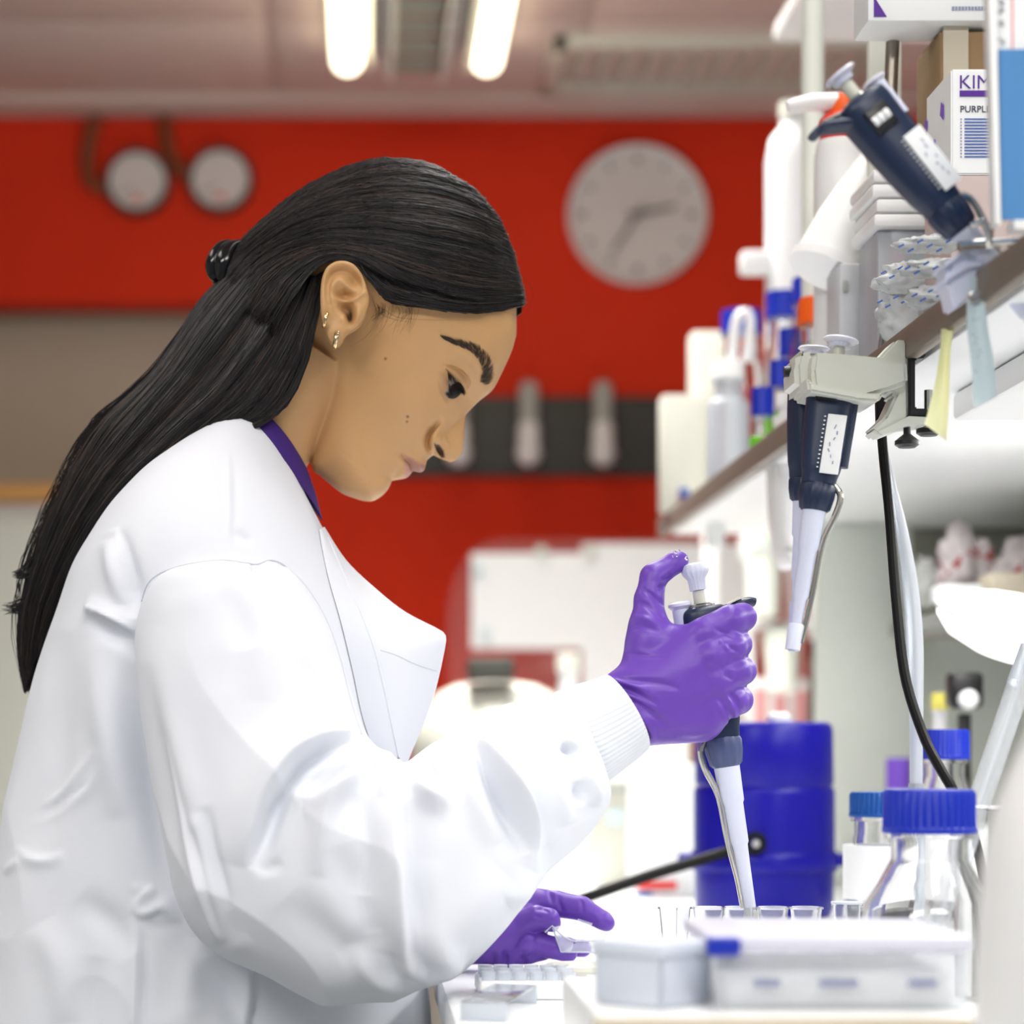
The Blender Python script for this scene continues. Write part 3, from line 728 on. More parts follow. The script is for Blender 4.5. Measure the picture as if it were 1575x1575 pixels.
fe = np.minimum(np.maximum(oo, ff), 0)+np.hypot(np.maximum(oo, 0), np.maximum(ff, 0))-r_
fe = np.pad(fe, 1, constant_values=5.0)
V, Q = snets(fe, (ax_[0]-h1, ay_[0]-h1, ed[0]-h1), h1)
# relax the voxel steps
def relax(V, Q, it=2, lam=.5):
    Q = np.asarray(Q); e = np.concatenate([Q[:, [0, 1]], Q[:, [1, 2]], Q[:, [2, 3]], Q[:, [3, 0]]]); e = np.concatenate([e, e[:, ::-1]])
    cnt = np.bincount(e[:, 0], minlength=len(V))[:, None]
    for _ in range(it):
        S = np.zeros_like(V)
        for k in range(3): S[:, k] = np.bincount(e[:, 0], weights=V[e[:, 1], k], minlength=len(V))
        V = V+(S/np.maximum(cnt, 1)-V)*lam
    return V
V = relax(V, Q, 2)
ear = obj('ear', MB().add(px2w(V, YE), Q.tolist()), M_SKIN, person, smooth=180)
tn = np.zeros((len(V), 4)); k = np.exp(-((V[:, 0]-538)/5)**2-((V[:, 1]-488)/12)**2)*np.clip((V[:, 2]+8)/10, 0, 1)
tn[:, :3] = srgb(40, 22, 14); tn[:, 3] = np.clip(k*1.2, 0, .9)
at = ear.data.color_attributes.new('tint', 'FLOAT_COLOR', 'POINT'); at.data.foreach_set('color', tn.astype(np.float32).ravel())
V2 = px2w(V, YE).copy(); V2[:, 1] = 2*YP-V2[:, 1]
obj('ear', MB().add(V2, [q[::-1] for q in Q.tolist()]), M_SKIN, person, smooth=180)
for (x0, y0, x1, y1, r, n) in ((504.5, 486, 498, 507, 2.5, 1), (519, 515, 515, 538, 3.5, 2)):
    c = np.array([(x0+x1)/2, (y0+y1)/2]); hgt = math.hypot(x1-x0, y1-y0)/2; dirv = np.array([x1-x0, y1-y0])/(2*hgt)
    pts = [tuple(px2w(np.array([*(c+dirv*hgt*math.cos(t)), -24-10*math.sin(t)]), YE)) for t in np.linspace(-.4, 3.3, 16)]
    er_ = obj('earring', MB().tube(pts, r*YE/F, 8), M_GOLD, person); er_['label'] = 'gold hoop earring'
    if n == 2:
        m_ = MB()
        for t in np.linspace(.5, 2.6, 6):
            m_.lathe([(0, -.0008), (.0010, 0), (0, .0009)], px2w(np.array([*(c+dirv*hgt*math.cos(t)+np.array([1.5, 0])), -26-10*math.sin(t)]), YE), (0, -1, 0), 8)
        obj('stones', m_, M_STEEL, er_)

# ---- hair: dark base shapes covered by strands that follow guide lines
guides = [
 [(806, 470), (745, 482), (690, 479), (640, 472), (598, 466), (574, 440), (548, 404), (510, 398), (474, 425), (448, 462), (415, 525), (380, 575)],
 [(806, 452), (740, 455), (680, 446), (630, 430), (585, 405), (540, 388), (495, 390), (455, 410), (420, 445), (388, 492), (350, 540)],
 [(800, 428), (735, 415), (665, 398), (600, 382), (540, 372), (480, 374), (430, 390), (395, 415), (366, 452), (334, 495)],
 [(790, 388), (730, 360), (650, 344), (570, 337), (500, 344), (440, 364), (394, 390), (366, 418), (342, 446)],
 [(768, 335), (705, 308), (630, 296), (550, 300), (475, 320), (420, 350), (384, 378), (362, 398), (352, 412)],
 [(730, 290), (665, 267), (595, 262), (525, 277), (465, 304), (414, 340), (378, 370), (360, 390), (352, 402)],
 [(668, 253), (610, 243), (555, 249), (502, 270), (452, 298), (408, 334), (377, 362), (362, 380), (354, 393)]]
G = np.array([resample(cr(g, 60), 34) for g in guides]); K = len(guides)
hcon = cr(np.array([(808, 470), (797, 419), (777, 351), (745, 302), (702, 266), (649, 246), (602, 238), (549, 246), (499, 269), (449, 297), (407, 333), (380, 360), (352, 400), (345, 440), (370, 500), (430, 520), (520, 440), (600, 462), (690, 480), (760, 484), (808, 470)], float), 240)[:-1]
hx = np.arange(330, 826, 3.0); hy = np.arange(226, 560, 3.0); HX, HY = np.meshgrid(hx, hy, indexing='ij')
hs, hn = poly_sd(HX, HY, hcon)
hcap = tps([loc(p[:2], p[2]) for p in [(800, 470, 40), (760, 470, 88), (700, 470, 126), (640, 460, 146), (590, 440, 158), (540, 395, 163), (500, 400, 162), (450, 420, 146), (400, 420, 112), (360, 420, 70), (600, 380, 163), (700, 390, 138), (760, 400, 96),
        (600, 300, 132), (700, 310, 98), (500, 320, 130), (430, 350, 100), (390, 380, 70), (650, 340, 146)]], [40, 88, 126, 146, 158, 163, 162, 146, 112, 70, 163, 138, 96, 132, 98, 130, 100, 70, 146], HX, HY, 3.0)
up_edge = np.interp(hn, np.arange(239), np.interp(np.arange(239), [0, 150, 165, 225, 238], [105, 105, 4000, 4000, 105]))
hw = smin(np.sqrt(np.maximum(2*up_edge*np.maximum(hs, 0), 0)), np.maximum(hcap, 5), 10)
def hair_w(px, py):
    w = 100.0
    for _ in range(4):
        x, y = loc((px, py), w); i = int(np.clip((x-hx[0])/3.0, 0, len(hx)-1)); j = int(np.clip((y-hy[0])/3.0, 0, len(hy)-1)); w = max(hw[i, j], 0)
    return w
def hair_pt(px, py, off, side=-1):
    w = max(hair_w(px, py)+off, (face_w(px, py)+5+.6*off) if px > 395 else 0, 0); x, y = loc((px, py), w); v = px2w(np.array((x, y, -w)), YP)
    if side > 0: v[1] = 2*YP-v[1]
    return v
# base cap: fan of rows from the guides
mbh = MB()
for side in (-1, 1):
    rows = cr(G.reshape(K, -1), 30).reshape(30, 34, 2)
    A = np.array([[hair_pt(p[0], p[1], -3.0, side) for p in r] for r in rows])
    mbh.grid(A)
hair = obj('hair', mbh, M_HAIRB, person, smooth=180)
hair['label'] = 'long straight black hair clipped back behind the ear'
# long tail: guides with depth, from under the clip and behind the ear down the back
tl_ = [  # (polyline, depth px at each of the stations) upper-left edge to lower-right edge
 ([(372, 392), (335, 432), (300, 471), (247, 558), (205, 603), (163, 640), (128, 690), (96, 752), (66, 822), (46, 880), (32, 940), (28, 985), (31, 1030), (38, 1066)]),
 ([(395, 400), (360, 440), (318, 492), (265, 566), (222, 618), (178, 668), (144, 716), (112, 770), (84, 832), (62, 890), (48, 940), (42, 980), (40, 1020), (41, 1055)]),
 ([(430, 415), (400, 455), (358, 515), (302, 586), (256, 636), (210, 686), (168, 732), (132, 784), (100, 842), (76, 900), (62, 945), (54, 985), (50, 1010), (48, 1030)]),
 ([(460, 425), (438, 470), (400, 535), (344, 604), (292, 650), (242, 696), (192, 744), (150, 798), (116, 858), (92, 910), (78, 945), (70, 968), (66, 985), (62, 1000)]),
 ([(486, 425), (468, 480), (438, 550), (388, 620), (330, 662), (272, 704), (214, 752), (166, 808), (130, 866), (108, 918), (98, 950), (93, 968), (91, 978), (90, 984)]),
 ([(508, 412), (492, 470), (472, 560), (432, 634), (352, 676), (289, 698), (249, 724), (200, 764), (169, 800), (147, 840), (129, 884), (117, 922), (112, 958), (108, 990)])]
T = np.array([resample(cr(g, 80), 48) for g in tl_]); KT = len(tl_)
def tail_pt(v, k, off):                                 # v across 0..1, k station 0..47, off outward
    f = v*(KT-1); i = min(int(f), KT-2); u = f-i; a = T[i][k]*(1-u)+T[i+1][k]*u
    s_ = k/47; hd = np.interp(s_, [0, .15, .35, .7, 1], [128, 138, 120, 92, 60])
    d = -hd*math.sqrt(max(1-(1-v)**2.2, 0))*(1 if True else 1)
    d = np.interp(v, [0, .08, .25, .6, 1], [0, -.42, -.72, -.95, -1.0])*hd
    if s_ < .12: d = d*(1-.0)
    return a, d-off
mbt = MB()
rows = []
for j in range(25):
    v = j/24; r = []
    for k in range(48):
        a, d = tail_pt(v, k, -4); d = -max(-d, face_w(*a)+2) if k < 14 and v > .3 else d; x, y = loc(a, -d); r.append(px2w(np.array((x, y, d)), YP))
    rows.append(r)
A = np.array(rows); mbt.grid(A)
B_ = A.copy(); B_[:, :, 1] = 2*YP-B_[:, :, 1]; mbt.grid(B_)
obj('hair_fall', mbt, M_HAIRB, person, smooth=180)
st = []
n_cap = 2600
for i in range(n_cap):
    f = random.random()**.9*(K-1); k = min(int(f), K-2); u = f-k; g = G[k]*(1-u)+G[k+1]*u
    a0 = random.choice([0, 0, random.uniform(0, .5)]); a1 = random.uniform(.75, 1.0) if random.random() < .4 else 1.0
    idx = np.linspace(a0*33, a1*33, 16); gg = np.stack([np.interp(idx, np.arange(34), g[:, c]) for c in (0, 1)], 1)
    wob = RNG.normal(0, 1.4, 2); ph = random.uniform(0, 6.28); off = random.uniform(-1.5, 3.0)
    lk = 2.2*math.sin(f*9.0)+1.3*math.sin(f*23+1)          # gathers the strands into soft locks
    st.append(np.array([hair_pt(p[0]+wob[0]*math.sin(t*2.5+ph), p[1]+wob[1]*math.sin(t*2+ph), off+lk*.6) for t, p in enumerate(gg)]))
    if i % 3 == 0: st.append(np.array([hair_pt(p[0], p[1], off, 1) for p in gg]))
n_tail = 3000
for i in range(n_tail):
    v0 = random.random(); v1 = np.clip(v0+random.gauss(0, .09), 0, 1)
    k0 = random.choice([0, 0, 0, random.randrange(0, 20)]); k1 = 47-int(abs(random.gauss(0, 5))) if random.random() < .8 else random.randrange(30, 48)
    ks = np.linspace(k0, max(k1, k0+10), 18).astype(int); off = random.uniform(-3, 5); ph = random.uniform(0, 6.28); am = abs(random.gauss(0, 2.2)); s_ = []
    for t, k in enumerate(ks):
        e = t/17; v = v0+(v1-v0)*e*e*(3-2*e); a, d = tail_pt(v, min(k, 47), off+3.5*math.sin(v*26)+2*math.sin(v*57+1)); a = a+am*np.array([math.sin(e*5+ph), math.cos(e*4+ph)])*(.3+e)
        d = -max(-d, face_w(*a)+4) if k < 14 and v > .3 else d
        x, y = loc(a, -d); s_.append(px2w(np.array((x, y, d)), YP))
    st.append(np.array(s_))
    if i % 3 == 0:
        q = np.array(s_); q[:, 1] = 2*YP-q[:, 1]; st.append(q)
# loose flyaways along the back of the fall and a few wisps round the face
for i in range(70):
    k0 = random.randrange(8, 30); ks = np.linspace(k0, min(k0+random.randrange(10, 18), 47), 14).astype(int); am = random.uniform(4, 22); s_ = []
    for t, k in enumerate(ks):
        e = t/13; a, d = tail_pt(0.02, k, 0); a = a+np.array([-am*math.sin(e*3.0), am*.25*math.sin(e*5)]); s_.append(px2w(np.array((a[0], a[1], d)), YP))
    st.append(np.array(s_))
random.shuffle(st); n_l = len(st)//9; hs_ = hairs('hair_strands', st[n_l:], .00042, M_HAIR, hair); hl_ = hairs('hair_strands', st[:n_l], .00040, mat('brown_hair_strand', srgb(74, 60, 54), .4, var=.3, spec=.4), hair); st = []
for pl in ([(585, 470), (575, 500), (560, 520), (535, 535)], [(572, 455), (582, 480), (610, 492), (640, 496)], [(590, 475), (612, 488), (660, 492), (720, 492), (745, 488)], [(770, 478), (800, 490), (806, 520), (800, 545)],
           [(808, 430), (820, 450), (812, 480)], [(600, 470), (592, 500), (575, 520)], [(480, 560), (490, 600), (484, 640), (470, 690)], [(476, 590), (482, 620), (478, 660)]):
    c_ = cr(pl, 14); st.append(np.array([px2w(np.array((*loc(p, max(face_w(*p), 12)+2), -(max(face_w(*p), 12)+2))), YP) for p in c_]))
for i in range(40):
    x0 = random.uniform(574, 640); y0 = random.uniform(462, 476); c_ = cr([(x0, y0), (x0+random.uniform(-2, 6), y0+12), (x0-random.uniform(2, 16), y0+random.uniform(14, 46))], 8)
    st.append(np.array([px2w(np.array((*loc(p, face_w(*p)+1), -(face_w(*p)+1))), YP) for p in c_]))
hairs('hair_wisps', st, .00008, M_HAIR, hair)
# a small tuft sticking out at the end of the fall
st = []
for i in range(50):
    e0 = np.array([50+random.uniform(-6, 10), 868+random.uniform(-16, 16)]); e1 = np.array([24+random.uniform(-4, 8), 884+random.uniform(-6, 6)])
    st.append(np.array([px2w(np.array((*(e0+(e1-e0)*f+np.array([0, 5*math.sin(f*3)])), -20+random.uniform(-2, 2))), YP) for f in np.linspace(0, 1, 6)]))
for i in range(60):
    e0 = np.array([52+random.uniform(-6, 10), 925+random.uniform(-16, 16)]); e1 = np.array([10+random.uniform(-6, 20), 936+random.uniform(-8, 10)])
    st.append(np.array([px2w(np.array((*(e0+(e1-e0)*f+np.array([0, 5*math.sin(f*3)])), -20+random.uniform(-2, 2))), YP) for f in np.linspace(0, 1, 6)]))
hairs('hair_tuft', st, .0004, M_HAIR, hair)
# hair clip
mb = MB(); cpts = [(352, 374, 2), (338, 384, 7), (328, 405, 10), (327, 422, 9), (334, 432, 6), (345, 438, 2)]
cc = cr(cpts, 20)
mb.tube([tuple(px2w(np.array((p[0]+3, p[1], -18)), YP)) for p in cc], [max(p[2], 1.5)*SP*1.3 for p in cc], 14)
mb.tube([tuple(px2w(np.array((p[0]+20, p[1]+3, -26)), YP)) for p in cc], [max(p[2], 1.5)*SP*1.7 for p in cc], 14)
mb.tube([tuple(px2w(np.array((p[0]+6, p[1], 18)), YP)) for p in cc], [max(p[2], 1.5)*SP*1.3 for p in cc], 14)
for dd in (-22, 0, 20):
    mb.tube([tuple(px2w(np.array(q), YP)) for q in ((335, 405, dd), (352, 398, dd), (375, 396, dd), (392, 405, dd))], .0035, 8)
hc = obj('hair_clip', mb, mat('black_gloss_clip', (.006, .006, .007), .12, var=.1), person); hc['label'] = 'glossy black hair clip'

# ---- shirt collar
def ring(Fp, Bp, lift, b, n=120, ex=2.0, Yc=YP, tw=0):
    C = (np.array(Fp)+np.array(Bp))/2; U = (np.array(Fp)-np.array(Bp))/2; out = []
    s_ = Yc/F
    for k in range(n):
        t = 2*math.pi*k/n; c, s = math.cos(t), math.sin(t)
        cc_ = math.copysign(abs(c)**(2/ex), c); ss = math.copysign(abs(s)**(2/ex), s)
        p = C+U*cc_+np.array([0, lift*s*s]); q = P(p[0], p[1], Yc); out.append((q.x, Yc-ss*b*s_, q.z))
    return np.array(out)
r_ = [((476, 730), (344, 636), -34, 108), ((478, 737), (341, 640), -35, 111), ((486, 760), (338, 655), -36, 116), ((496, 800), (330, 690), -36, 128)]
obj('shirt', MB().grid(np.array([ring(*q) for q in r_]), close_u=True), M_SHIRT, person, smooth=180)

# ---- coat body
rings = [((481, 779), (333, 650), -44, 116), ((502, 822), (280, 690), -44, 175), ((520, 862), (215, 740), -38, 240), ((535, 905), (160, 805), -30, 292), ((552, 955), (118, 870), -15, 322),
         ((570, 1010), (88, 950), 0, 326), ((590, 1090), (55, 1050), 0, 320), ((605, 1160), (33, 1150), 0, 314), ((622, 1250), (12, 1260), 0, 312), ((637, 1350), (-4, 1360), 0, 314), ((650, 1450), (-14, 1460), 0, 316),
         ((657, 1530), (-22, 1540), 0, 318), ((663, 1620), (-30, 1630), 0, 320), ((670, 1900), (-50, 1910), 0, 332), ((675, 2150), (-65, 2160), 0, 345)]
rr = np.array([[*a, *b, c, d] for a, b, c, d in rings], float)
seg_n = np.r_[[26]*12, [10, 10]]; dense = []
for i in range(len(rr)-1):
    full_ = cr(rr, (len(rr)-1)*40+1)[i*40:(i+1)*40+1]; dense.append(full_[np.linspace(0, 40, seg_n[i]+1).astype(int)][:-1])
dense = np.concatenate(dense+[rr[-1:]])
NS = 400
A = np.array([ring(q[:2], q[2:4], q[4], q[5], NS, 2.25) for q in dense])
def cloth_ridge(V, N, amp, sc, seed, mask):
    """sharp irregular creases: ridged noise over a warped domain"""
    from mathutils import noise
    o = np.zeros(len(V)); mk = mask(V[:, 2])
    for i, v in enumerate(V):
        if mk[i] <= 0: continue
        q = Vector((v[0]*sc+seed, v[1]*sc*.7, v[2]*sc*.75+v[0]*sc*.35)); q += noise.noise_vector(q*.6)*.7
        n = 1-abs(noise.noise(q))*2.6; o[i] = max(n, 0)**2
    return V+N*(amp*o*mk)[:, None]
mbc = MB().grid(A, close_u=True); V = mbc.verts(); N = vnormals(V, mbc.f)
if (N[:, 1]*(V[:, 1]-YP)).sum() < 0: N = -N
def cloth_noise(V, N, amp, sc, seed):
    from mathutils import noise
    o = np.array([noise.noise(Vector((v[0]*sc[0]+seed, v[1]*sc[1], v[2]*sc[2]))) for v in V]); return V+N*(amp*o)[:, None]
V = cloth_noise(V, N, .0028, (9, 9, 5), 3.1); V = cloth_noise(V, N, .0008, (34, 34, 20), 8.1); V = cloth_ridge(V, N, .0026, 8, 2.2, lambda z: np.clip((1.12-z)/.12, 0, 1))
coat_folds = [
 ([(392, 1460), (386, 1530), (376, 1640)], 3, .006, 0, 26), ([(210, 1410), (211, 1500), (208, 1640)], 3, .004, 0, 16), ([(200, 1392), (222, 1408), (250, 1398), (276, 1424)], 14, .004, 0, 5), ([(205, 1395), (225, 1372), (238, 1362)], 4, .005, 0, 12),
 ([(25, 1300), (42, 1318), (70, 1322), (98, 1312)], 5, .0022, 0, 14), ([(38, 1262), (95, 1236), (140, 1204), (156, 1150)], 3, .0022, 0, 12), ([(178, 812), (190, 860), (204, 906)], 4, .007, 0, 14), ([(130, 932), (165, 946), (208, 972)], 4, .007, 0, 16),
 ([(180, 815), (192, 860), (205, 905), (212, 950)], 13, -.010), ([(165, 830), (176, 880), (188, 930)], 13, .006),
 ([(135, 945), (165, 965), (195, 985), (215, 1010)], 14, -.010), ([(130, 925), (165, 940), (205, 965)], 11, .006),
 ([(190, 990), (205, 1100), (225, 1210), (245, 1300), (262, 1380)], 22, -.014), ([(150, 980), (160, 1080), (175, 1180), (185, 1260)], 24, .008),
 ([(105, 970), (95, 1080), (80, 1200), (60, 1330)], 26, -.006), ([(60, 1240), (100, 1210), (150, 1150)], 7, .002), ([(40, 1262), (100, 1235), (140, 1200)], 6, -.002),
 ([(30, 1300), (50, 1320), (80, 1322), (100, 1312)], 7, .001), ([(5, 1345), (30, 1320)], 7, .002),
 ([(205, 1390), (222, 1405), (250, 1395), (270, 1420)], 9, .002), ([(200, 1370), (226, 1362)], 8, .0015), ([(215, 1410), (240, 1425), (285, 1420)], 8, -.002),
 ([(212, 1420), (212, 1500), (210, 1575), (208, 1640)], 6, .003), ([(222, 1420), (224, 1500), (222, 1575)], 8, -.003),
 ([(330, 1470), (352, 1520), (380, 1575), (400, 1640)], 26, -.010), ([(385, 1470), (380, 1540), (372, 1640)], 7, .004), ([(300, 1440), (290, 1520), (285, 1620)], 20, .006),
 ([(120, 1380), (170, 1420), (205, 1470)], 22, -.005), ([(60, 1420), (90, 1480), (100, 1575)], 26, .005), ([(150, 1470), (140, 1540), (145, 1640)], 20, -.004),
 ([(440, 705), (470, 770), (500, 830), (528, 884)], 6, .003), ([(350, 690), (352, 740), (352, 800), (352, 850)], 5, .0016), ([(360, 700), (362, 780), (360, 850)], 6, -.0012),
 ([(480, 830), (520, 920), (560, 1030), (590, 1130)], 10, .003), ([(360, 815), (375, 826), (390, 834)], 8, -.003)]
V = relief(V, N, coat_folds); mbc.v = [V]
coat = obj('lab_coat', mbc, M_COAT, person, smooth=180)
coat['label'] = 'white cotton lab coat'

# ---- sleeves
def sleeve(st, nseg=220, ex=2.1):
    """stations: (A px, B px, centre Y, half depth m)"""
    out = []
    for (ax0, ay0, bx0, by0, Yc, hd) in st:
        a, b = np.array(P(ax0, ay0, Yc)), np.array(P(bx0, by0, Yc)); C = (a+b)/2; U = (b-a)/2; r = []
        for k in range(nseg):
            t = 2*math.pi*k/nseg; c, s = math.cos(t), math.sin(t)
            c = math.copysign(abs(c)**(2/ex), c); s = math.copysign(abs(s)**(2/ex), s)
            r.append(C+U*c+np.array([0, -hd*s, 0]))
        out.append(r)
    return np.array(out)
sl = np.array([
 (300, 868, 370, 862, 1.735, .020), (250, 885, 425, 868, 1.725, .052), (222, 925, 470, 900, 1.72, .066), (209, 985, 512, 975, 1.712, .074), (214, 1060, 535, 1050, 1.70, .076), (228, 1140, 553, 1110, 1.69, .077), (246, 1240, 572, 1142, 1.68, .078),
 (270, 1370, 590, 1158, 1.672, .080), (328, 1456, 602, 1166, 1.668, .081), (420, 1505, 614, 1172, 1.665, .082), (520, 1544, 628, 1172, 1.665, .082), (645, 1520, 662, 1146, 1.668, .078), (745, 1463, 702, 1124, 1.675, .072),
 (800, 1402, 736, 1103, 1.683, .066), (838, 1345, 770, 1088, 1.69, .060), (890, 1290, 812, 1076, 1.698, .054), (930, 1243, 842, 1070, 1.703, .048), (937, 1218, 858, 1064, 1.707, .043), (930, 1205, 872, 1060, 1.71, .036), (925, 1200, 878, 1062, 1.712, .033)])
sd_ = cr(sl, 440); A = sleeve(sd_, 340)
mbs = MB().grid(A, close_u=True, cap=True); V = mbs.verts(); N = vnormals(V, mbs.f)
if N[:, 1][V[:, 1] < 1.64].mean() > 0: N = -N
V = cloth_noise(V, N, .0024, (10, 10, 7), 1.7); V = cloth_noise(V, N, .0007, (40, 40, 30), 5.2); V = cloth_ridge(V, N, .0032, 11, 6.6, lambda z: np.clip((1.16-z)/.1, 0, 1))
sleeve_folds = [
 ([(566, 1122), (520, 1128), (478, 1142), (440, 1170), (408, 1222), (384, 1290), (372, 1335)], 6, .011, 0, 44),
 ([(560, 1140), (520, 1142), (490, 1152), (455, 1182), (424, 1232), (400, 1296), (388, 1340)], 30, -.020, 0, 6),
 ([(462, 1228), (490, 1222), (520, 1202), (552, 1178)], 4, .010, 0, 26), ([(450, 1205), (490, 1195), (530, 1165)], 14, -.006),
 ([(604, 1190), (612, 1260), (616, 1350), (613, 1430), (628, 1488), (684, 1512)], 13, .010),
 ([(728, 1140), (768, 1208), (797, 1267), (814, 1312)], 4, -.012, 0, 22), ([(738, 1132), (778, 1198), (808, 1258), (826, 1312)], 20, .009, 0, 5),
 ([(255, 1130), (282, 1250), (305, 1340), (330, 1420), (346, 1456)], 5, .006, 0, 20), ([(300, 1270), (318, 1345), (345, 1440)], 14, -.006, 0, 5),
 ([(645, 1190), (655, 1222), (678, 1232), (694, 1214)], 6, .006, 0, 16),
  ([(392, 1335), (410, 1338), (435, 1325)], 9, -.002),
 ([(560, 1170), (530, 1185), (500, 1205), (472, 1222)], 10, -.013, -.3), ([(470, 1225), (455, 1220), (445, 1212)], 12, .002), ([(555, 1152), (520, 1165), (470, 1195), (440, 1250), (420, 1330)], 15, .011),
 ([(570, 1180), (540, 1195), (510, 1225), (495, 1290), (490, 1350)], 18, .009), ([(590, 1230), (580, 1180), (565, 1165)], 10, .008), ([(552, 1140), (552, 1158), (545, 1175)], 6, -.008),
 ([(600, 1190), (600, 1260), (608, 1340), (606, 1420), (600, 1470)], 24, .010), ([(555, 1220), (565, 1300), (560, 1380)], 22, -.007),  ([(520, 1300), (550, 1380), (570, 1440)], 26, -.006),
 ([(640, 1200), (660, 1230), (690, 1232)], 13, .009), ([(650, 1160), (665, 1190), (668, 1200)], 11, -.009), ([(625, 1230), (622, 1290), (640, 1400), (668, 1470)], 24, -.011), ([(660, 1320), (655, 1420), (690, 1480), (720, 1490)], 22, .008),
 ([(722, 1130), (745, 1160), (770, 1210), (792, 1255), (812, 1310)], 9, -.011, .4), ([(740, 1125), (770, 1180), (800, 1240), (822, 1300), (828, 1345)], 15, .010), ([(700, 1140), (720, 1200), (745, 1260), (765, 1300)], 18, .006),
 ([(818, 1160), (822, 1210), (828, 1260), (835, 1310), (838, 1350)], 15, -.009), ([(815, 1340), (800, 1370), (780, 1390)], 14, .008), ([(770, 1340), (700, 1420), (640, 1470)], 36, .006),
 ([(862, 1145), (878, 1152), (890, 1160)], 8, -.012), ([(880, 1085), (860, 1110), (850, 1140)], 14, -.007), ([(850, 1180), (860, 1230), (872, 1270)], 15, .008), ([(905, 1180), (915, 1215), (918, 1240)], 11, .007), ([(890, 1200), (892, 1240)], 9, -.007),
 ([(735, 1105), (770, 1095), (820, 1100), (850, 1115)], 14, .006), ([(700, 1150), (740, 1120), (750, 1100)], 9, -.005),
 ([(240, 960), (250, 1080), (285, 1200), (310, 1300), (330, 1400)], 24, .005), ([(225, 1020), (245, 1130), (275, 1260), (300, 1380)], 16, -.005), ([(305, 1250), (318, 1330), (335, 1400), (345, 1450)], 11, .008), ([(318, 1240), (330, 1320), (352, 1400)], 10, -.006),
 ([(345, 1445), (365, 1455), (385, 1440)], 14, .002), ([(520, 1480), (560, 1450), (600, 1420)], 20, -.004), ([(540, 1460), (580, 1510), (640, 1525)], 14, .005), ([(440, 1380), (500, 1440), (560, 1480)], 30, -.005),
 ([(350, 900), (372, 960), (380, 1000)], 24, -.003), ([(450, 930), (480, 1000), (500, 1070)], 26, .004), ([(400, 900), (402, 990), (400, 1080)], 24, .003),
 ([(385, 866), (395, 872), (410, 862)], 7, -.006), ([(345, 862), (358, 876)], 6, -.003), ([(300, 866), (310, 880)], 6, -.002), ([(430, 862), (440, 875)], 6, -.003)]
V = relief(V, N, sleeve_folds); mbs.v = [V]
slv = obj('sleeve', mbs, M_COAT, coat, smooth=180)
# cuff: ribbed knit
cf = cr(np.array([(915, 1205, 874, 1060, 1.711, .034), (932, 1203, 884, 1054, 1.712, .036), (955, 1186, 905, 1048, 1.714, .036), (978, 1168, 922, 1042, 1.716, .036), (994, 1153, 932, 1038, 1.717, .036), (992, 1150, 930, 1041, 1.717, .033), (980, 1158, 920, 1046, 1.717, .032)]), 40)
A = sleeve(cf, 360, 2.0)
for i in range(40):
    c = A[i].mean(0); k = np.arange(360); A[i] = c+(A[i]-c)*(1+.010*np.sin(k*2*math.pi*60/360))[:, None]
    bend = math.sin(math.pi*np.clip(i/39, 0, 1)); th = 2*math.pi*k/360
    A[i] += np.array(P(12, 0, 1.71)-P(0, 0, 1.71))[None]*(np.sin(th).clip(0, 1)*i/39*1.0)[:, None]
cuff = obj('cuff', MB().grid(A, close_u=True), M_RIB, coat, smooth=180); cuff['label'] = 'ribbed knit cuff'
# far sleeve
s2 = cr(np.array([(270, 880, 400, 860, 2.00, .05), (225, 980, 490, 960, 2.03, .075), (250, 1180, 550, 1110, 2.05, .075), (330, 1400, 600, 1180, 2.05, .075), (480, 1480, 640, 1220, 2.03, .072), (600, 1500, 700, 1290, 1.99, .062), (690, 1490, 745, 1350, 1.95, .046), (720, 1484, 765, 1370, 1.93, .036)]), 70)
A = sleeve(s2, 64); mbf = MB().grid(A, close_u=True, cap=True); V = mbf.verts(); N = vnormals(V, mbf.f)
mbf.v = [cloth_noise(V, N, .004, (12, 12, 9), 9.7)]; obj('sleeve', mbf, M_COAT, coat, smooth=180)
# lapel and front edge
from mathutils.bvhtree import BVHTree
def bvh_of(*objs):
    V = []; Fc = []
    for o in objs:
        n = len(V); off = root_loc(o); V += [v.co+off for v in o.data.vertices]; Fc += [[i+n for i in p.vertices] for p in o.data.polygons]
    return BVHTree.FromPolygons(V, Fc)
coat_tree = bvh_of(coat)
def hit_y(p, tr):
    o = Vector((0, 0, HC)); h = tr.ray_cast(o, (P(p[0], p[1], 1.0)-o).normalized()); return h[0].y if h[0] is not None else 1.80
inn = resample(cr([(490, 815), (504, 884), (524, 955), (542, 1030), (560, 1111), (590, 1190)], 60), 40)
out_ = np.concatenate([resample(cr([(499, 810), (533, 862), (578, 905), (622, 940), (668, 964)], 40), 20), resample([(668, 964), (684, 973), (687, 981), (684, 1000)], 7)[1:], resample(cr([(684, 1000), (671, 1058), (653, 1111), (636, 1150), (620, 1192)], 30), 15)[1:]])
out_ = resample(out_, 40) if False else out_
inn = resample(inn, len(out_)); A = []
for t in range(len(out_)):
    row = []; yh = hit_y(inn[t], coat_tree)-.0015
    for j in range(16):
        u = j/15; p = inn[t]*(1-u)+out_[t]*u; Yq = yh*(1-u)+1.815*u-.010*math.sin(u*math.pi)+.006*math.sin(t/len(out_)*6+u*2)*u
        row.append(tuple(P(p[0], p[1], Yq)))
    A.append(row)
A = np.array(A); Bk = A+np.array([0, .0022, 0]); ml = MB(); ml.grid(A); ml.grid(Bk)
nL = len(A)
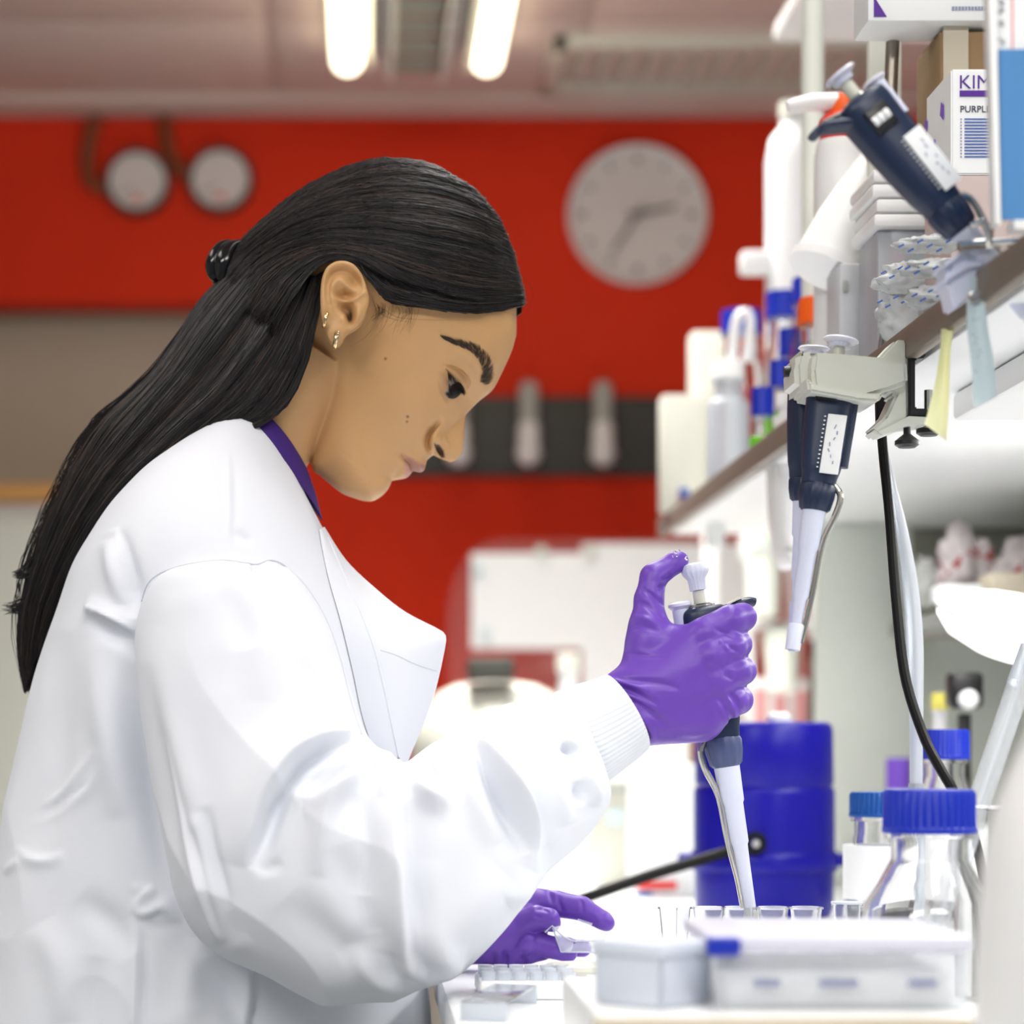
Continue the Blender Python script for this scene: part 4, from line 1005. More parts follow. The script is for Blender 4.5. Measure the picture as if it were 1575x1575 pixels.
for E_a, E_b in ((A[:, -1], Bk[:, -1]), (A[0], Bk[0]), (A[-1], Bk[-1])): ml.grid(np.stack([E_a, E_b]))
lap = obj('lapel', ml, M_COAT, coat, smooth=60)
ml = MB()                                               # far half of the open front, seen past the lapel
A2 = A.copy(); A2[:, :, 1] += .05; A2[:, :, 0] -= .012; ml.grid(A2); ml.grid(A2+np.array([0, .0022, 0])); obj('lapel', ml, M_COAT, coat, smooth=60)
# stitching along the sleeve head and lapel
def stitch(pl, n, Yf, r=.00045, name='stitching'):
    pts = cr(pl, n*2); mbq = MB()
    for i in range(0, n*2-1, 2):
        a, b = pts[i], pts[i]+(pts[i+1]-pts[i])*.95; mbq.tube([tuple(P(a[0], a[1], Yf(a))), tuple(P(b[0], b[1], Yf(b)))], r, 5)
    return mbq
def seam(name, pl, tree, r, parent, m, n=90, lift=.0):
    pts = []; o = Vector((0, 0, HC))
    for p in cr(pl, n):
        d = (P(p[0], p[1], 1.0)-o).normalized(); h = tree.ray_cast(o, d)
        if h[0] is not None: pts.append(tuple(h[0]-d*lift))
    return obj(name, MB().tube(pts, r, 6), m, parent, smooth=180)
M_SEAM = mat('seam_thread', srgb(206, 210, 220), .9, var=.02)
tree = bvh_of(coat, slv, lap)
seam('shoulder_seam', [(218, 925), (228, 897), (250, 880), (290, 868), (340, 862), (378, 866), (395, 868), (418, 862), (440, 872), (470, 902), (500, 950), (522, 1010), (540, 1080), (556, 1130)], tree, .0007, coat, M_SEAM)
seam('lapel_stitch', [(585, 1000), (610, 1008), (640, 1022), (672, 1032)], tree, .0004, lap, M_SEAM)
seam('front_edge', [(504, 826), (530, 886), (556, 945), (575, 995), (590, 1055), (602, 1112), (614, 1170)], tree, .0009, coat, M_COAT)
# ---- trousers and shoes, below the picture
for (dy, nm) in ((-.09, 0), (.09, 0)):
    x = P(300, 0, YP).x; mbp = MB()
    prof = [(.085, .78), (.082, .6), (.07, .45), (.062, .3), (.058, .12), (.06, .07)]
    mbp.lathe([(r, z) for r, z in prof], (x, YP+dy, 0), (0, 0, 1), 24); obj('trouser_leg', mbp, M_TROUS, person)
    msh = MB(); pr = np.array([(-.07, .035, .05), (-.05, .042, .075), (0, .044, .085), (.06, .045, .07), (.12, .046, .05), (.165, .036, .035), (.185, .012, .02)])
    A = []
    for (px_, w_, h_) in cr(pr, 14): A.append([(x+px_, YP+dy+w_*math.cos(t), max(h_*math.sin(t), 0.0)) for t in np.linspace(0, 2*math.pi, 25)[:-1]])
    obj('shoe', msh.grid(np.array(A), close_u=True, cap=True), M_BLACK, person)
# ---------------------------------------------------------------- gloved hands
YH = 1.715
def hand_mesh(fn, lo, hi, h, Y0, it=2):
    X = grid3(lo, hi, h).astype(np.float32); f = fn(X); f = np.pad(f, 1, constant_values=5.0)
    V, Q = snets(f, np.array(lo)-h, h); V = relax(V, Q, it); return px2w(V, Y0), Q
def right_hand(X):
    d = None
    # wrist: flattened
    Xs = X.copy(); Xs[..., 2] = X[..., 2]*1.35
    d = capsule(Xs, (930, 1112, 10), (972, 1082, 10), 56, 58)
    # back of the hand: metacarpals fanning from the wrist to the knuckles
    mc = [((985, 1060, 6), (1088, 975, 2), 34, 25), ((985, 1075, 2), (1098, 1012, -8), 34, 26), ((985, 1090, 2), (1100, 1055, -6), 34, 27), ((990, 1102, 6), (1092, 1100, 2), 34, 27), ((1000, 1112, 12), (1080, 1112, 12), 34, 30)]
    for a, b, r0, r1 in mc: d = smin(d, capsule(X, a, b, r0, r1), 16)
    # thenar mass and thumb
    d = smin(d, capsule(X, (990, 1040, 22), (1002, 965, 30), 36, 31), 18)
    th = chain(X, [(1000, 985, 28), (1003, 920, 40), (1011, 884, 46), (1046, 861, 56), (1053, 858, 58)], [31, 22.5, 20.5, 16.5, 14.5], 6)
    d = smin(d, th, 12)
    # web between thumb and index finger
    d = smin(d, capsule(X, (1010, 985, 24), (1062, 982, 12), 26, 22), 14)
    fg = [([(1084, 976, 0), (1124, 954, 6), (1146, 948, 28), (1147, 950, 70), (1120, 958, 100), (1100, 962, 104)], [27, 24, 22, 19, 17, 15]),
          ([(1094, 1010, -10), (1122, 996, -3), (1138, 990, 22), (1142, 993, 66), (1118, 1000, 102), (1096, 1004, 106)], [28, 25, 22, 18.5, 17, 15]),
          ([(1100, 1046, -7), (1130, 1034, 1), (1146, 1031, 26), (1146, 1036, 68), (1118, 1043, 100), (1098, 1046, 104)], [28, 24.5, 21.5, 18.5, 17, 15]),
          ([(1094, 1088, 1), (1126, 1078, 7), (1141, 1076, 30), (1140, 1080, 64), (1114, 1088, 92), (1098, 1090, 96)], [28, 25, 22, 17.5, 16, 14])]
    for p, r in fg: d = smin(d, chain(X, p, r, 4), 7)
    return d
V, Q = hand_mesh(right_hand, (860, 830, -75), (1185, 1175, 128), 2.0, YH)
N = vnormals(V, Q.tolist()); N = N if (N[:, 1][V[:, 1] < YH-.01]).mean() < 0 else -N
glove_folds = [
 ([(940, 1040), (970, 1045), (1010, 1050), (1050, 1060)], 5, -.0022), ([(935, 1050), (970, 1062), (1015, 1085)], 5, -.003), ([(938, 1044), (968, 1054), (1000, 1062)], 4, .002),
 ([(945, 1070), (985, 1085), (1030, 1120)], 6, -.0026), ([(955, 1085), (990, 1110), (1010, 1145)], 6, .0022), ([(962, 1095), (985, 1125), (996, 1152)], 5, -.003), ([(975, 1110), (1000, 1135)], 5, -.002),
 ([(955, 1000), (985, 1008), (1030, 1010)], 4, -.0012), ([(965, 965), (985, 962), (1020, 975)], 4, -.0018), ([(968, 950), (990, 950), (1015, 962)], 3.5, .0014), ([(980, 925), (1000, 935), (1025, 955)], 4, -.0014), ([(985, 905), (1002, 915), (1022, 935)], 4, -.0018),
 ([(1010, 905), (1020, 902), (1030, 898)], 3, -.0022), ([(1016, 893), (1026, 890), (1034, 884)], 3, -.0018), ([(1022, 910), (1026, 920), (1028, 935)], 3, -.0016),
 ([(1112, 990), (1126, 997), (1142, 1006)], 3.5, -.0014), ([(1112, 1035), (1132, 1048)], 4, -.0012), ([(1118, 1060), (1135, 1082), (1146, 1104)], 4, -.0022), ([(1108, 1062), (1125, 1085), (1135, 1110)], 5, .0025),
 ([(1105, 985), (1125, 1000)], 4, .0016), ([(1115, 1025), (1130, 1035)], 5, .001), ([(1100, 1075), (1115, 1105), (1120, 1125)], 4, .0015), ([(1095, 965), (1125, 978), (1145, 986)], 3.5, -.001),
 ([(1040, 1135), (1070, 1138), (1100, 1128)], 5, -.0012)]
V = relief(V, N, glove_folds)
rg = obj('glove', MB().add(V, Q.tolist()), M_GLOVE, person, smooth=180); rg['label'] = 'purple nitrile glove gripping the pipette'
mb = MB()
for (x, y, r) in ((1043, 846, 2.2), (1046, 851, 2.6), (1049, 844, 1.8), (1040, 853, 1.6), (1061, 856, 3.0)):
    c = px2w(np.array((x, y, 36)), YH); mb.lathe([(0, -r*.0005), (r*.0004, -r*.0003), (r*.0005, 0), (r*.0004, r*.0003), (0, r*.0005)], c, (0, -1, 0), 10)
obj('droplets', mb, M_GLASS, rg)
# far hand pinching a small clear box
YL = 1.825
def left_hand(X):
    d = capsule(X, (700, 1440, 20), (768, 1438, 10), 48, 42)
    d = smin(d, capsule(X, (760, 1440, 5), (815, 1425, 5), 42, 30), 14)
    d = smin(d, capsule(X, (770, 1425, 22), (828, 1392, 26), 36, 24), 12)
    fg = [([(818, 1390, 26), (858, 1392, 24), (895, 1398, 14), (928, 1416, 2), (933, 1420, 0)], [24, 21, 19, 15, 13]),
          ([(800, 1425, -8), (824, 1410, -22), (842, 1412, -26), (847, 1418, -25)], [24, 19, 17, 14]),
          ([(790, 1464, -2), (824, 1450, -16), (850, 1456, -20), (872, 1464, -16)], [20, 19, 17, 15]),
          ([(782, 1474, -4), (806, 1452, -28), (811, 1444, -32)], [17, 13, 11]),
          ([(785, 1468, 14), (830, 1462, 24), (865, 1458, 34), (900, 1462, 40)], [20, 18, 16, 14]),
          ([(770, 1466, -2), (812, 1466, -8), (835, 1464, -6)], [20, 16, 13])]
    for p, r in fg: d = smin(d, chain(X, p, r, 3), 3)
    return d
V, Q = hand_mesh(left_hand, (640, 1345, -60), (960, 1510, 75), 2.0, YL)
N = vnormals(V, Q.tolist()); N = N if (N[:, 1][V[:, 1] < YL-.01]).mean() < 0 else -N
V = relief(V, N, [([(776, 1460), (778, 1475), (777, 1490)], 3.5, -.0025), ([(804, 1460), (806, 1475), (812, 1486)], 3.5, -.0022), ([(858, 1376), (861, 1390), (866, 1404)], 3.5, -.0018), ([(892, 1382), (896, 1392), (896, 1406)], 3, -.0014),
                  ([(822, 1400), (834, 1398), (846, 1404)], 3, -.0012), ([(820, 1408), (836, 1412)], 3, -.001), ([(910, 1404), (920, 1412), (926, 1420)], 5, .0012), ([(840, 1365), (848, 1380), (850, 1392)], 4, -.0018), ([(762, 1462), (760, 1485)], 4, -.002)])
lg = obj('glove', MB().add(V, Q.tolist()), M_GLOVE, person, smooth=180); lg['label'] = 'purple nitrile glove pinching a clear lid'
# ---------------------------------------------------------------- pipettes: built tip-down along z, hook towards +x
def pipette(lab, body_m, coll_m, tip_a, top_b, roll=0.0, disp_tip=True, label_side=-1, zc=.117, zh=.221, knob=.245, btn=.0108, tag_on=True, hook=True, group=None):
    """tip_a, top_b: world points of the lower end and the plunger top"""
    a, b = Vector(tip_a), Vector(top_b); ln = (b-a).length; s = ln/.270 if disp_tip else ln/.238
    root = thing('pipette', lab, 'pipette', a, group)
    zax = (b-a).normalized(); xax = Vector((1, 0, 0)); xax = (xax-zax*xax.dot(zax)).normalized(); yax = zax.cross(xax)
    R = Matrix((xax, yax, zax)).transposed() @ Matrix.Rotation(roll, 3, 'Z')
    root.rotation_euler = R.to_euler(); root.scale = (1, 1, 1)
    dz = 0 if disp_tip else -.032
    S = lambda *v: tuple(x*s for x in v)
    zt0, zc0, zh0, ze = (.0 if disp_tip else -.002), .117+dz, .221+dz, .270+dz
    def part(name, mb, m, parent=root, smooth=35):
        V = mb.verts(); V[:, 2] = np.interp(V[:, 2]/s, [zt0-.01, zt0, zc0, zh0, ze, ze+.01], [zt0-.01, zt0, zc, zh, ze, ze+.01])*s; mb.v = [V]
        return obj(name, mb, m, parent, smooth, local=True)
    pr = [(.0030, .030+dz), (.0034, .034+dz), (.0050, .062+dz), (.0062, .064+dz), (.0066, .092+dz), (.0080, .094+dz), (.0094, .128+dz), (0, .128+dz)]
    if disp_tip: pr = [(.0046, .014), (.0054, .046), (.0060, .060), (.0070, .062), (.0076, .090), (.0086, .092), (.0098, .128), (0, .128)]
    shf = part('shaft', MB().lathe([(r*s, z*s) for r, z in [(0, pr[0][1])]+pr], seg=28), M_LAV)
    if disp_tip:
        part('disposable_tip', MB().lathe([(r*s, z*s) for r, z in [(0, .000), (.0036, .000), (.0056, .003), (.0056, .009), (.0036, .015), (.0034, .020), (0, .020)]], seg=8), M_GREY)
    part('collar', MB().lathe([(r*s, z*s) for r, z in [(0, .117+dz), (.0095, .117+dz), (.0115, .119+dz), (.0132, .127+dz), (.0136, .1335+dz), (.0125, .1365+dz), (0, .1365+dz)]], seg=48, ribs=12, ribd=.0004*s, ribz=((.119+dz)*s, (.1335+dz)*s)), coll_m)
    # handle: rounded oval column widening to the shoulder, finger hook at its top
    rows = []
    for z, wx, wy, cx in cr([(.136, .0125, .0125, 0), (.142, .0132, .013, 0), (.150, .0150, .0138, 0), (.175, .0170, .0145, .0006), (.200, .0180, .0150, .001), (.214, .0182, .0150, .001), (.219, .0168, .0138, .001), (.221, .013, .011, .001)], 30):
        r = []
        for k in range(40):
            t = 2*math.pi*k/40; c, s_ = math.cos(t), math.sin(t); e = 2/2.7
            r.append(S(cx+math.copysign(abs(c)**e, c)*wx, math.copysign(abs(s_)**e, s_)*wy, z+dz))
        rows.append(r)
    hd = part('handle', MB().grid(np.array(rows), close_u=True, cap=True), body_m)
    hk = cr([(.007, .2065, .0100), (.018, .2125, .0088), (.028, .2180, .0072), (.035, .2205, .0058), (.040, .2195, .0044)], 18)
    rows = []
    for i, (x, z, th) in enumerate(hk):
        r = []
        for k in range(20):
            t = 2*math.pi*k/20; r.append(S(x+.2*th*math.sin(t), .0105*math.cos(t)*(1-.25*(i/17)**2), z+dz+th*math.sin(t)*.75))
        rows.append(r)
    if hook: part('finger_hook', MB().grid(np.array(rows), close_u=True, cap=True), body_m)
    if hook: part('hook_inset', MB().prism([S(.018, -.006, .2195+dz), S(.030, -.005, .2245+dz), S(.030, .005, .2245+dz), S(.018, .006, .2195+dz)], S(0, 0, .0012)), M_OFFW)
    # volume window with number wheels
    part('volume_window', MB().box(S(.003, label_side*.0135, .2015+dz), S(.016, .0075, .017), .001*s), M_BLACK)
    for k in range(3):
        part('number_wheel', MB().lathe([(0, -.0018*s), (.0040*s, -.0018*s), (.0040*s, .0018*s), (0, .0018*s)], S(-.001+.0045*k, label_side*.0148, .2015+dz), (1, 0, 0), 14), M_PLASTIC)
    part('lock_ring', MB().lathe([(r*s, z*s) for r, z in [(0, .219+dz), (.0085, .219+dz), (.0085, .2235+dz), (.0070, .2250+dz), (0, .2250+dz)]], seg=24), M_BLACK)
    part('steel_ring', MB().lathe([(r*s, z*s) for r, z in [(.0086, .2215+dz), (.0102, .2215+dz), (.0102, .2235+dz), (.0086, .2235+dz)]], seg=24), M_STEEL)
    part('plunger', MB().lathe([(r*s, z*s) for r, z in [(0, .224+dz), (.0045, .224+dz), (.0042, knob+.001+dz), (0, knob+.001+dz)]], seg=18), M_OFFW)
    kh = .270-knob
    part('plunger_button', MB().lathe([(r*s, (knob+f*kh+dz)*s) for r, f in [(0, 0), (btn*.58, 0), (btn*.62, .40), (btn*.92, .60), (btn, .74), (btn*.9, .93), (btn*.5, 1), (0, .98)]], seg=48, ribs=16, ribd=.0003*s, ribz=((knob+.001+dz)*s, (knob+.78*kh+dz)*s)), M_LAV)
    eb = part('ejector_button', MB().lathe([(r*s, z*s) for r, z in [(0, .196), (.0062, .196), (.0062, .222), (.0085, .2255), (.0085, .2285), (.006, .2305), (0, .231)]], S(-.0155, 0, dz), seg=24), M_LAV)
    part('ejector_stem', MB().tube([S(-.0155, 0, .150+dz), S(-.0158, 0, .200+dz)], .0045*s, 14), body_m)
    ej = cr([(-.0120, .1365), (-.0175, .130), (-.0165, .118), (-.0098, .098), (-.0086, .070), (-.0072, .052), (-.0056, .036)]+([(-.0050, .014)] if disp_tip else []), 26)
    part('ejector_arm', MB().tube([S(x, 0, z+dz) for x, z in ej], [(.0026-.0006*i/25)*s for i in range(26)], 10), M_STEEL)
    if not disp_tip: part('ejector_sleeve', MB().lathe([(r*s, z*s) for r, z in [(.0040, .031+dz), (.0056, .031+dz), (.0060, .046+dz), (.0054, .047+dz)]], seg=22), M_LAV)
    if tag_on:                                           # adhesive label with pencilled marks
        lb = part('label', MB().box(S(-.0075, label_side*.0150, .163+dz), S(.014, .0016, .042), .0004*s), M_PAPER)
        mk = MB()
        for k in range(7):
            mk.box(S(-.0075+random.uniform(-.003, .003), label_side*.0161, .150+dz+k*.0042), S(random.uniform(.0006, .0010), .0002, random.uniform(.002, .0036)), 0, Matrix.Rotation(random.uniform(-.6, .6), 3, 'Y'))
        part('handwriting', mk, M_INKG, lb)
        sc_ = MB()
        for k in range(13): sc_.box(S(.0015, label_side*.0149, .146+dz+k*.003), S(.0013, .0009, .0008))
        part('printed_scale', sc_, M_PAPER)
    return root
M_NAVYL = M_SLATE
Yp = YH+55*YH/F
pipette('navy pipette held in the purple gloved right hand', M_NAVY, M_SLATE, P(1158, 1427, Yp-.004), P(1067, 866, Yp), roll=0.15, label_side=-1, zc=.119, zh=.237, knob=.240, btn=.0102, tag_on=False)
# ---------------------------------------------------------------- things on the bench
def put(px0, px1, py0, py1, Y):
    """world centre and size of the box a thing fills in the picture at distance Y"""
    a, b = P(px0, py0, Y), P(px1, py1, Y); return Vector(((a.x+b.x)/2, Y, (a.z+b.z)/2)), b.x-a.x, a.z-b.z
def carton(lab, px0, px1, py0, py1, Y, depth, m=M_PAPER, name='carton', cat='box', group=None, z0=None, rot=0.0, bev=.002, inset=True):
    c, w, h = put(px0, px1, py0, py1, Y)
    if z0 is not None: top = c.z+h/2; h = top-z0; c.z = z0+h/2
    r = thing(name, lab, cat, (c.x, Y+depth/2, c.z-h/2), group)
    R = Matrix.Rotation(rot, 3, 'Z')
    obj('body', MB().box((c.x, Y+depth/2, c.z), (w, depth, h-.001), bev, R), m, r)
    if inset:
        obj('lid_flap', MB().box((c.x, Y+depth/2, c.z+h/2-.0006), (w*.985, depth*.49, .0012), 0, R), m, r)
    return r, c, w, h
def bottle(lab, cx, wb, cap0, cap1, Y, zbase, capm, body=None, wc=None, name='reagent_bottle', sh=.28, label=None, liquid=None, ribs=36, group=None, neck=None):
    """cx centre px, wb body width px, cap0/cap1 cap top/bottom py, zbase world height it stands on"""
    k = Y/F; X = (cx-VX)*k; zt = HC+(VY-cap0)*k; zc = HC+(VY-cap1)*k; R = wb*k/2; rc = (wc or wb*.62)*k/2; hb = zc-zbase
    r = thing(name, lab, 'bottle', (X, Y, zbase), group); o = (X, Y, zbase); rn = rc*.84
    body = body or M_GLASS; zs = hb-.004; zsh = zs-max(.014, rc*.55)
    out = [(0, .0), (R*.86, .0), (R*.97, .004), (R, .012), (R, zsh*(1-sh)), (R*.93, zsh*(1-sh*.62)), (R*.72, zsh*(1-sh*.28)), (rn*1.06, zsh), (rn, zsh+.003), (rn, zs), (rn*1.16, zs+.0005), (rn*1.16, zs+.004), (rn, zs+.0045), (rn, hb+.004)]
    t = .0022
    if body in (M_GLASS, M_CLEAR):
        inn = [(max(a-t, 0), max(z, .004)) for a, z in out[1:]]; prof = out+inn[::-1][0:]+[(0, .004)]
    else: prof = out+[(0, hb+.004)]
    obj('body', MB().lathe(prof, o, seg=48), body, r)
    h_ = zt-zc
    obj('cap', MB().lathe([(0, hb), (rc*1.03, hb), (rc*1.04, hb+h_*.10), (rc, hb+h_*.16), (rc, hb+h_*.9), (rc*.95, hb+h_), (rc*.6, hb+h_), (0, hb+h_)], o, seg=ribs*4, ribs=ribs, ribd=rc*.018, ribz=(hb+h_*.14, hb+h_*.92)), capm, r)
    if label is not None:
        la, lb, lm = label; z0, z1 = hb*la, hb*lb
        obj('label', MB().lathe([(R*1.004, z0), (R*1.012, z0), (R*1.012, z1), (R*1.004, z1)], o, seg=48), lm, r)
    if liquid is not None:
        lv, lm = liquid; obj('liquid', MB().lathe([(0, .005), (R*.9, .005), (R-t-.0006, .012), (R-t-.0006, hb*lv), (0, hb*lv)], o, seg=40), lm, r)
    return r
# blue dewar flask
Yd = 2.4; kd = Yd/F; cx = (1175-VX)*kd; zz = lambda py: HC+(VY-py)*kd-ZB
dw = thing('dewar_flask', 'tall ultramarine blue dewar flask behind the held pipette', 'flask', (cx, Yd, ZB)); R = 107*kd
obj('body', MB().lathe([(0, 0), (R*.86, 0), (R*.95, .004), (R*.985, .012), (R*.99, zz(1338)), (0, zz(1338))], (cx, Yd, ZB), seg=64), M_DEWAR, dw)
obj('flange', MB().lathe([(0, zz(1338)), (R*1.03, zz(1338)), (R*1.045, zz(1333)), (R*1.045, zz(1313)), (R*1.02, zz(1308)), (0, zz(1308))], (cx, Yd, ZB), seg=64), M_DEWAR, dw)
obj('upper_ring', MB().lathe([(0, zz(1309)), (R*1.0, zz(1309)), (R*1.0, zz(1218)), (R*.99, zz(1213)), (R*.95, zz(1209)), (0, zz(1209))], (cx, Yd, ZB), seg=64), M_DEWAR, dw)
ld = obj('lid', MB().lathe([(0, zz(1210)), (R*.95, zz(1210)), (R*.985, zz(1203)), (R*.975, zz(1124)), (R*.94, zz(1114)), (R*.88, zz(1111)), (0, zz(1110))], (cx, Yd, ZB), seg=64), M_DEWAR, dw)
obj('vent_stub', MB().lathe([(0, 0), (.012, 0), (.012, .006), (.008, .010), (0, .010)], (cx+.012, Yd-.02, ZB+zz(1111)), seg=20), M_PLASTIC, ld)
for sx in (-1, 1): obj('lug', MB().box((cx+sx*R*1.09, Yd, ZB+zz(1322)), (.018, .04, L(18, Yd)), .004), M_DEWAR, dw)
pn = P(1160, 1297, Yd-R*1.02)
bh = obj('carry_handle', MB().tube([tuple(v) for v in cr(np.array([tuple(P(1150, 1300, Yd-R*1.06)), tuple(P(1110, 1313, Yd-R*1.1)), tuple(P(1010, 1343, Yd-R*1.15)), tuple(P(915, 1376, Yd-R*1.2)), tuple(P(880, 1388, Yd-R*1.1))]), 24)], .0058, 12), M_RUBBER, dw)
obj('pivot_ring', MB().tube([tuple(pn+Vector((.0085*math.cos(t), -.006, .0085*math.sin(t)))) for t in np.linspace(0, 2*math.pi, 20)], .0032, 8), M_RUBBER, bh)
obj('pivot_pin', MB().lathe([(0, -.004), (.004, -.004), (.004, .012), (0, .012)], pn, (0, -1, 0), 12), M_STEEL, dw)
# glass bottles with blue caps
bottle('large clear glass bottle with ribbed blue screw cap nearest the camera', 1429, 212, 1214, 1281, 1.50, ZB, M_BLUE, wc=138, sh=.42, group=None)
bottle('blue capped bottle with white label and dark liquid left of the large one', 1352, 108, 1218, 1256, 1.95, ZB, M_BLUE2, wc=88, sh=.2, label=(.42, .80, M_PAPER), liquid=(.34, M_LIQ))
bottle('blue capped glass bottle behind the black cable', 1452, 108, 1122, 1168, 2.05, ZB, M_BLUE, wc=76, sh=.25, label=(.25, .7, M_PAPER))
bottle('white bottle with a rounded violet stopper behind the row of blue caps', 1382, 60, 1166, 1215, 2.75, ZB, M_PURPL, body=M_PLASTIC, wc=38, ribs=12)
# strip of clear cups under the pipette tip
Yc_ = 1.715; kc = Yc_/F
rk = thing('cup_strip', 'strip of clear tapered sample cups under the pipette tip', 'rack', ((1140-VX)*kc, Yc_, ZB))
obj('base_plate', MB().box(((1140-VX)*kc, Yc_, ZB+.003), (262*kc, .05, .006), .001), M_FROST, rk)
zr = HC+(VY-1398)*kc
for x in (1038, 1090, 1136, 1188, 1240):
    X = (x-VX)*kc; r1, r0 = 24*kc, 14*kc; b0 = ZB+.006
    pts = [(r0, b0), (r1, zr), (r1*1.1, zr), (r1*1.1, zr+.0016), (r1*.93, zr+.0016), (r0*.86, b0+.0016), (0, b0+.0016)]
    obj('cup', MB().lathe([(0, b0)]+pts, (X, Yc_, 0), seg=4 if x == 1038 else 28), M_CLEAR, rk)
ck2 = thing('sample_cup', 'single clear sample cup standing between the flask and the large bottle', 'cup', P(1303, 1480, 1.78)); X = (1303-VX)*1.78/F; zq = HC+(VY-1393)*1.78/F
obj('cup_wall', MB().lathe([(0, ZB), (.008, ZB), (.0105, zq), (.0120, zq), (.0120, zq+.0015), (.0095, zq+.0015), (.007, ZB+.002), (0, ZB+.002)], (X, 1.78, 0), seg=28), M_CLEAR, ck2)
obj('cup_lid', MB().lathe([(0, zq+.0016), (.0122, zq+.0016), (.0122, zq+.003), (0, zq+.003)], (X, 1.78, 0), seg=28), M_FROST, ck2)
M_PALE = mat('pale_lavender_lid', srgb(232, 232, 246), .3, trans=.2, ior=1.3, var=.02)
# foreground: white tray carrying two clear boxes, very near the lens
ty = 1.24; tz = HC+(VY-1548)*1.27/F
tr = thing('bench_tray', 'shallow white tray at the near edge of the bench', 'tray', ((1200-VX)*1.30/F, 1.30, ZB))
x0, x1 = (905-VX)*1.27/F, (1512-VX)*1.27/F
obj('tray_base', MB().box(((x0+x1)/2, 1.33, (ZB+tz)/2), (x1-x0, .22, tz-ZB), .004), M_WHITE, tr)
obj('tray_lip', MB().box(((x0+x1)/2, 1.216, tz-.004), (x1-x0+.006, .010, .008), .003), M_BEIGE, tr)
def clearbox(lab, px0, px1, py0, Y, depth, m, lidm, rot=0.0, inner=None):
    k = Y/F; xa, xb_ = (px0-VX)*k, (px1-VX)*k; h = HC+(VY-py0)*k-tz; c = Vector(((xa+xb_)/2, Y+depth/2, tz+h/2))
    r = thing('storage_box', lab, 'box', (c.x, c.y, tz)); R = Matrix.Rotation(rot, 3, 'Z'); w = xb_-xa
    for (ox, oy, sx, sy) in ((0, -depth/2+.001, w, .002), (0, depth/2-.001, w, .002), (-w/2+.001, 0, .002, depth), (w/2-.001, 0, .002, depth)):
        obj('wall_panel', MB().box(c+R@Vector((ox, oy, -.003)), (sx, sy, h-.008), .0006, R), m, r)
    obj('floor_panel', MB().box((c.x, c.y, tz+.001), (w-.004, depth-.004, .002), 0, R), m, r)
    l_ = obj('lid', MB().box(c+Vector((0, 0, h/2-.004)), (w+.004, depth+.004, .008), .002, R), lidm, r)
    if inner: obj('insert', MB().box(c+Vector((0, 0, -h*.22)), (w*.9, depth*.85, h*.45), .002, R), inner, r)
    return r, c, w, h
clearbox('small grey blue plastic box on the tray, left of the larger clear one', 948, 1076, 1450, 1.262, .045, M_SMOKE, M_SMOKE, .80, M_SMOKE)
b2, c2, w2_, h2_ = clearbox('long clear plastic box with a lavender lid on the tray', 1106, 1492, 1440, 1.25, .13, M_CLR2, M_PALE, -.02, M_PAPER)
obj('blue_clip', MB().box(P(1112, 1456, 1.246), (.018, .01, .010), .002), M_BLUE, b2)
for k, (x, w_) in enumerate(((1180, 40), (1290, 60), (1420, 44))):
    obj('printed_mark', MB().box(P(x, 1512, 1.245), (L(w_, 1.24), .0008, .004)), M_INKG, b2)
# blurred white jug at the right edge of the frame
Yj = 1.05; kj = Yj/F; jx = (1640-VX)*kj; q = lambda w, py: (w*kj, HC+(VY-py)*kj)
jg = thing('wash_jug', 'large off white wash jug out of focus at the right edge', 'jug', (jx, Yj, ZB))
zb_ = ZB
obj('body', MB().lathe([(0, zb_), (136*kj, zb_), (141*kj, zb_+.006), q(138, 1480), q(126, 1330), q(104, 1230), q(70, 1150), q(58, 1120), q(56, 1090), (0, HC+(VY-1090)*kj)], (jx, Yj, 0), seg=48), M_PLASTIC, jg)
obj('cap', MB().lathe([(0, HC+(VY-1092)*kj), q(62, 1092), q(62, 1050), q(54, 1042), (0, HC+(VY-1042)*kj)], (jx, Yj, 0), seg=48, ribs=20, ribd=.0006, ribz=(HC+(VY-1090)*kj, HC+(VY-1050)*kj)), M_PLASTIC, jg)
obj('handle', MB().tube([tuple(P(x, y, Yj-.02)) for x, y in cr([(1700, 1160), (1750, 1190), (1765, 1270), (1740, 1340), (1760, 1400)], 20)], .009, 10), M_PLASTIC, jg)
# leaning clear serological pipettes in a beaker
bk = thing('beaker', 'clear beaker at the far right behind the large bottle', 'beaker', P(1545, 1500, 1.62)); X = (1545-VX)*1.62/F
zt_ = HC+(VY-1245)*1.62/F
obj('glass', MB().lathe([(0, ZB), (.030, ZB), (.032, ZB+.004), (.032, zt_), (.0345, zt_+.002), (.030, zt_), (.030, ZB+.005), (0, ZB+.005)], (X, 1.62, 0), seg=40), M_GLASS, bk)
for k, (xa, ya, xb2, yb2, lab) in enumerate(((1500, 1230, 1560, 1050, 'clear plastic rod leaning in the beaker, lower of two'), (1512, 1240, 1590, 1010, 'clear plastic rod leaning in the beaker, higher of two'))):
    a, b = P(xa, ya, 1.60), P(xb2, yb2, 1.63); d = (a-b).normalized(); e = a+d*((a.z-ZB-.012)/max(-d.z, .1))
    rd = thing('stirring_rod', lab, 'rod', e, 'rods in the beaker')
    obj('shaft', MB().tube([e, a, b], .0050, 14), M_CLR2, rd); obj('mouthpiece', MB().tube([b, b-d*.03], [.0052, .0045], 14), M_FROST, rd)
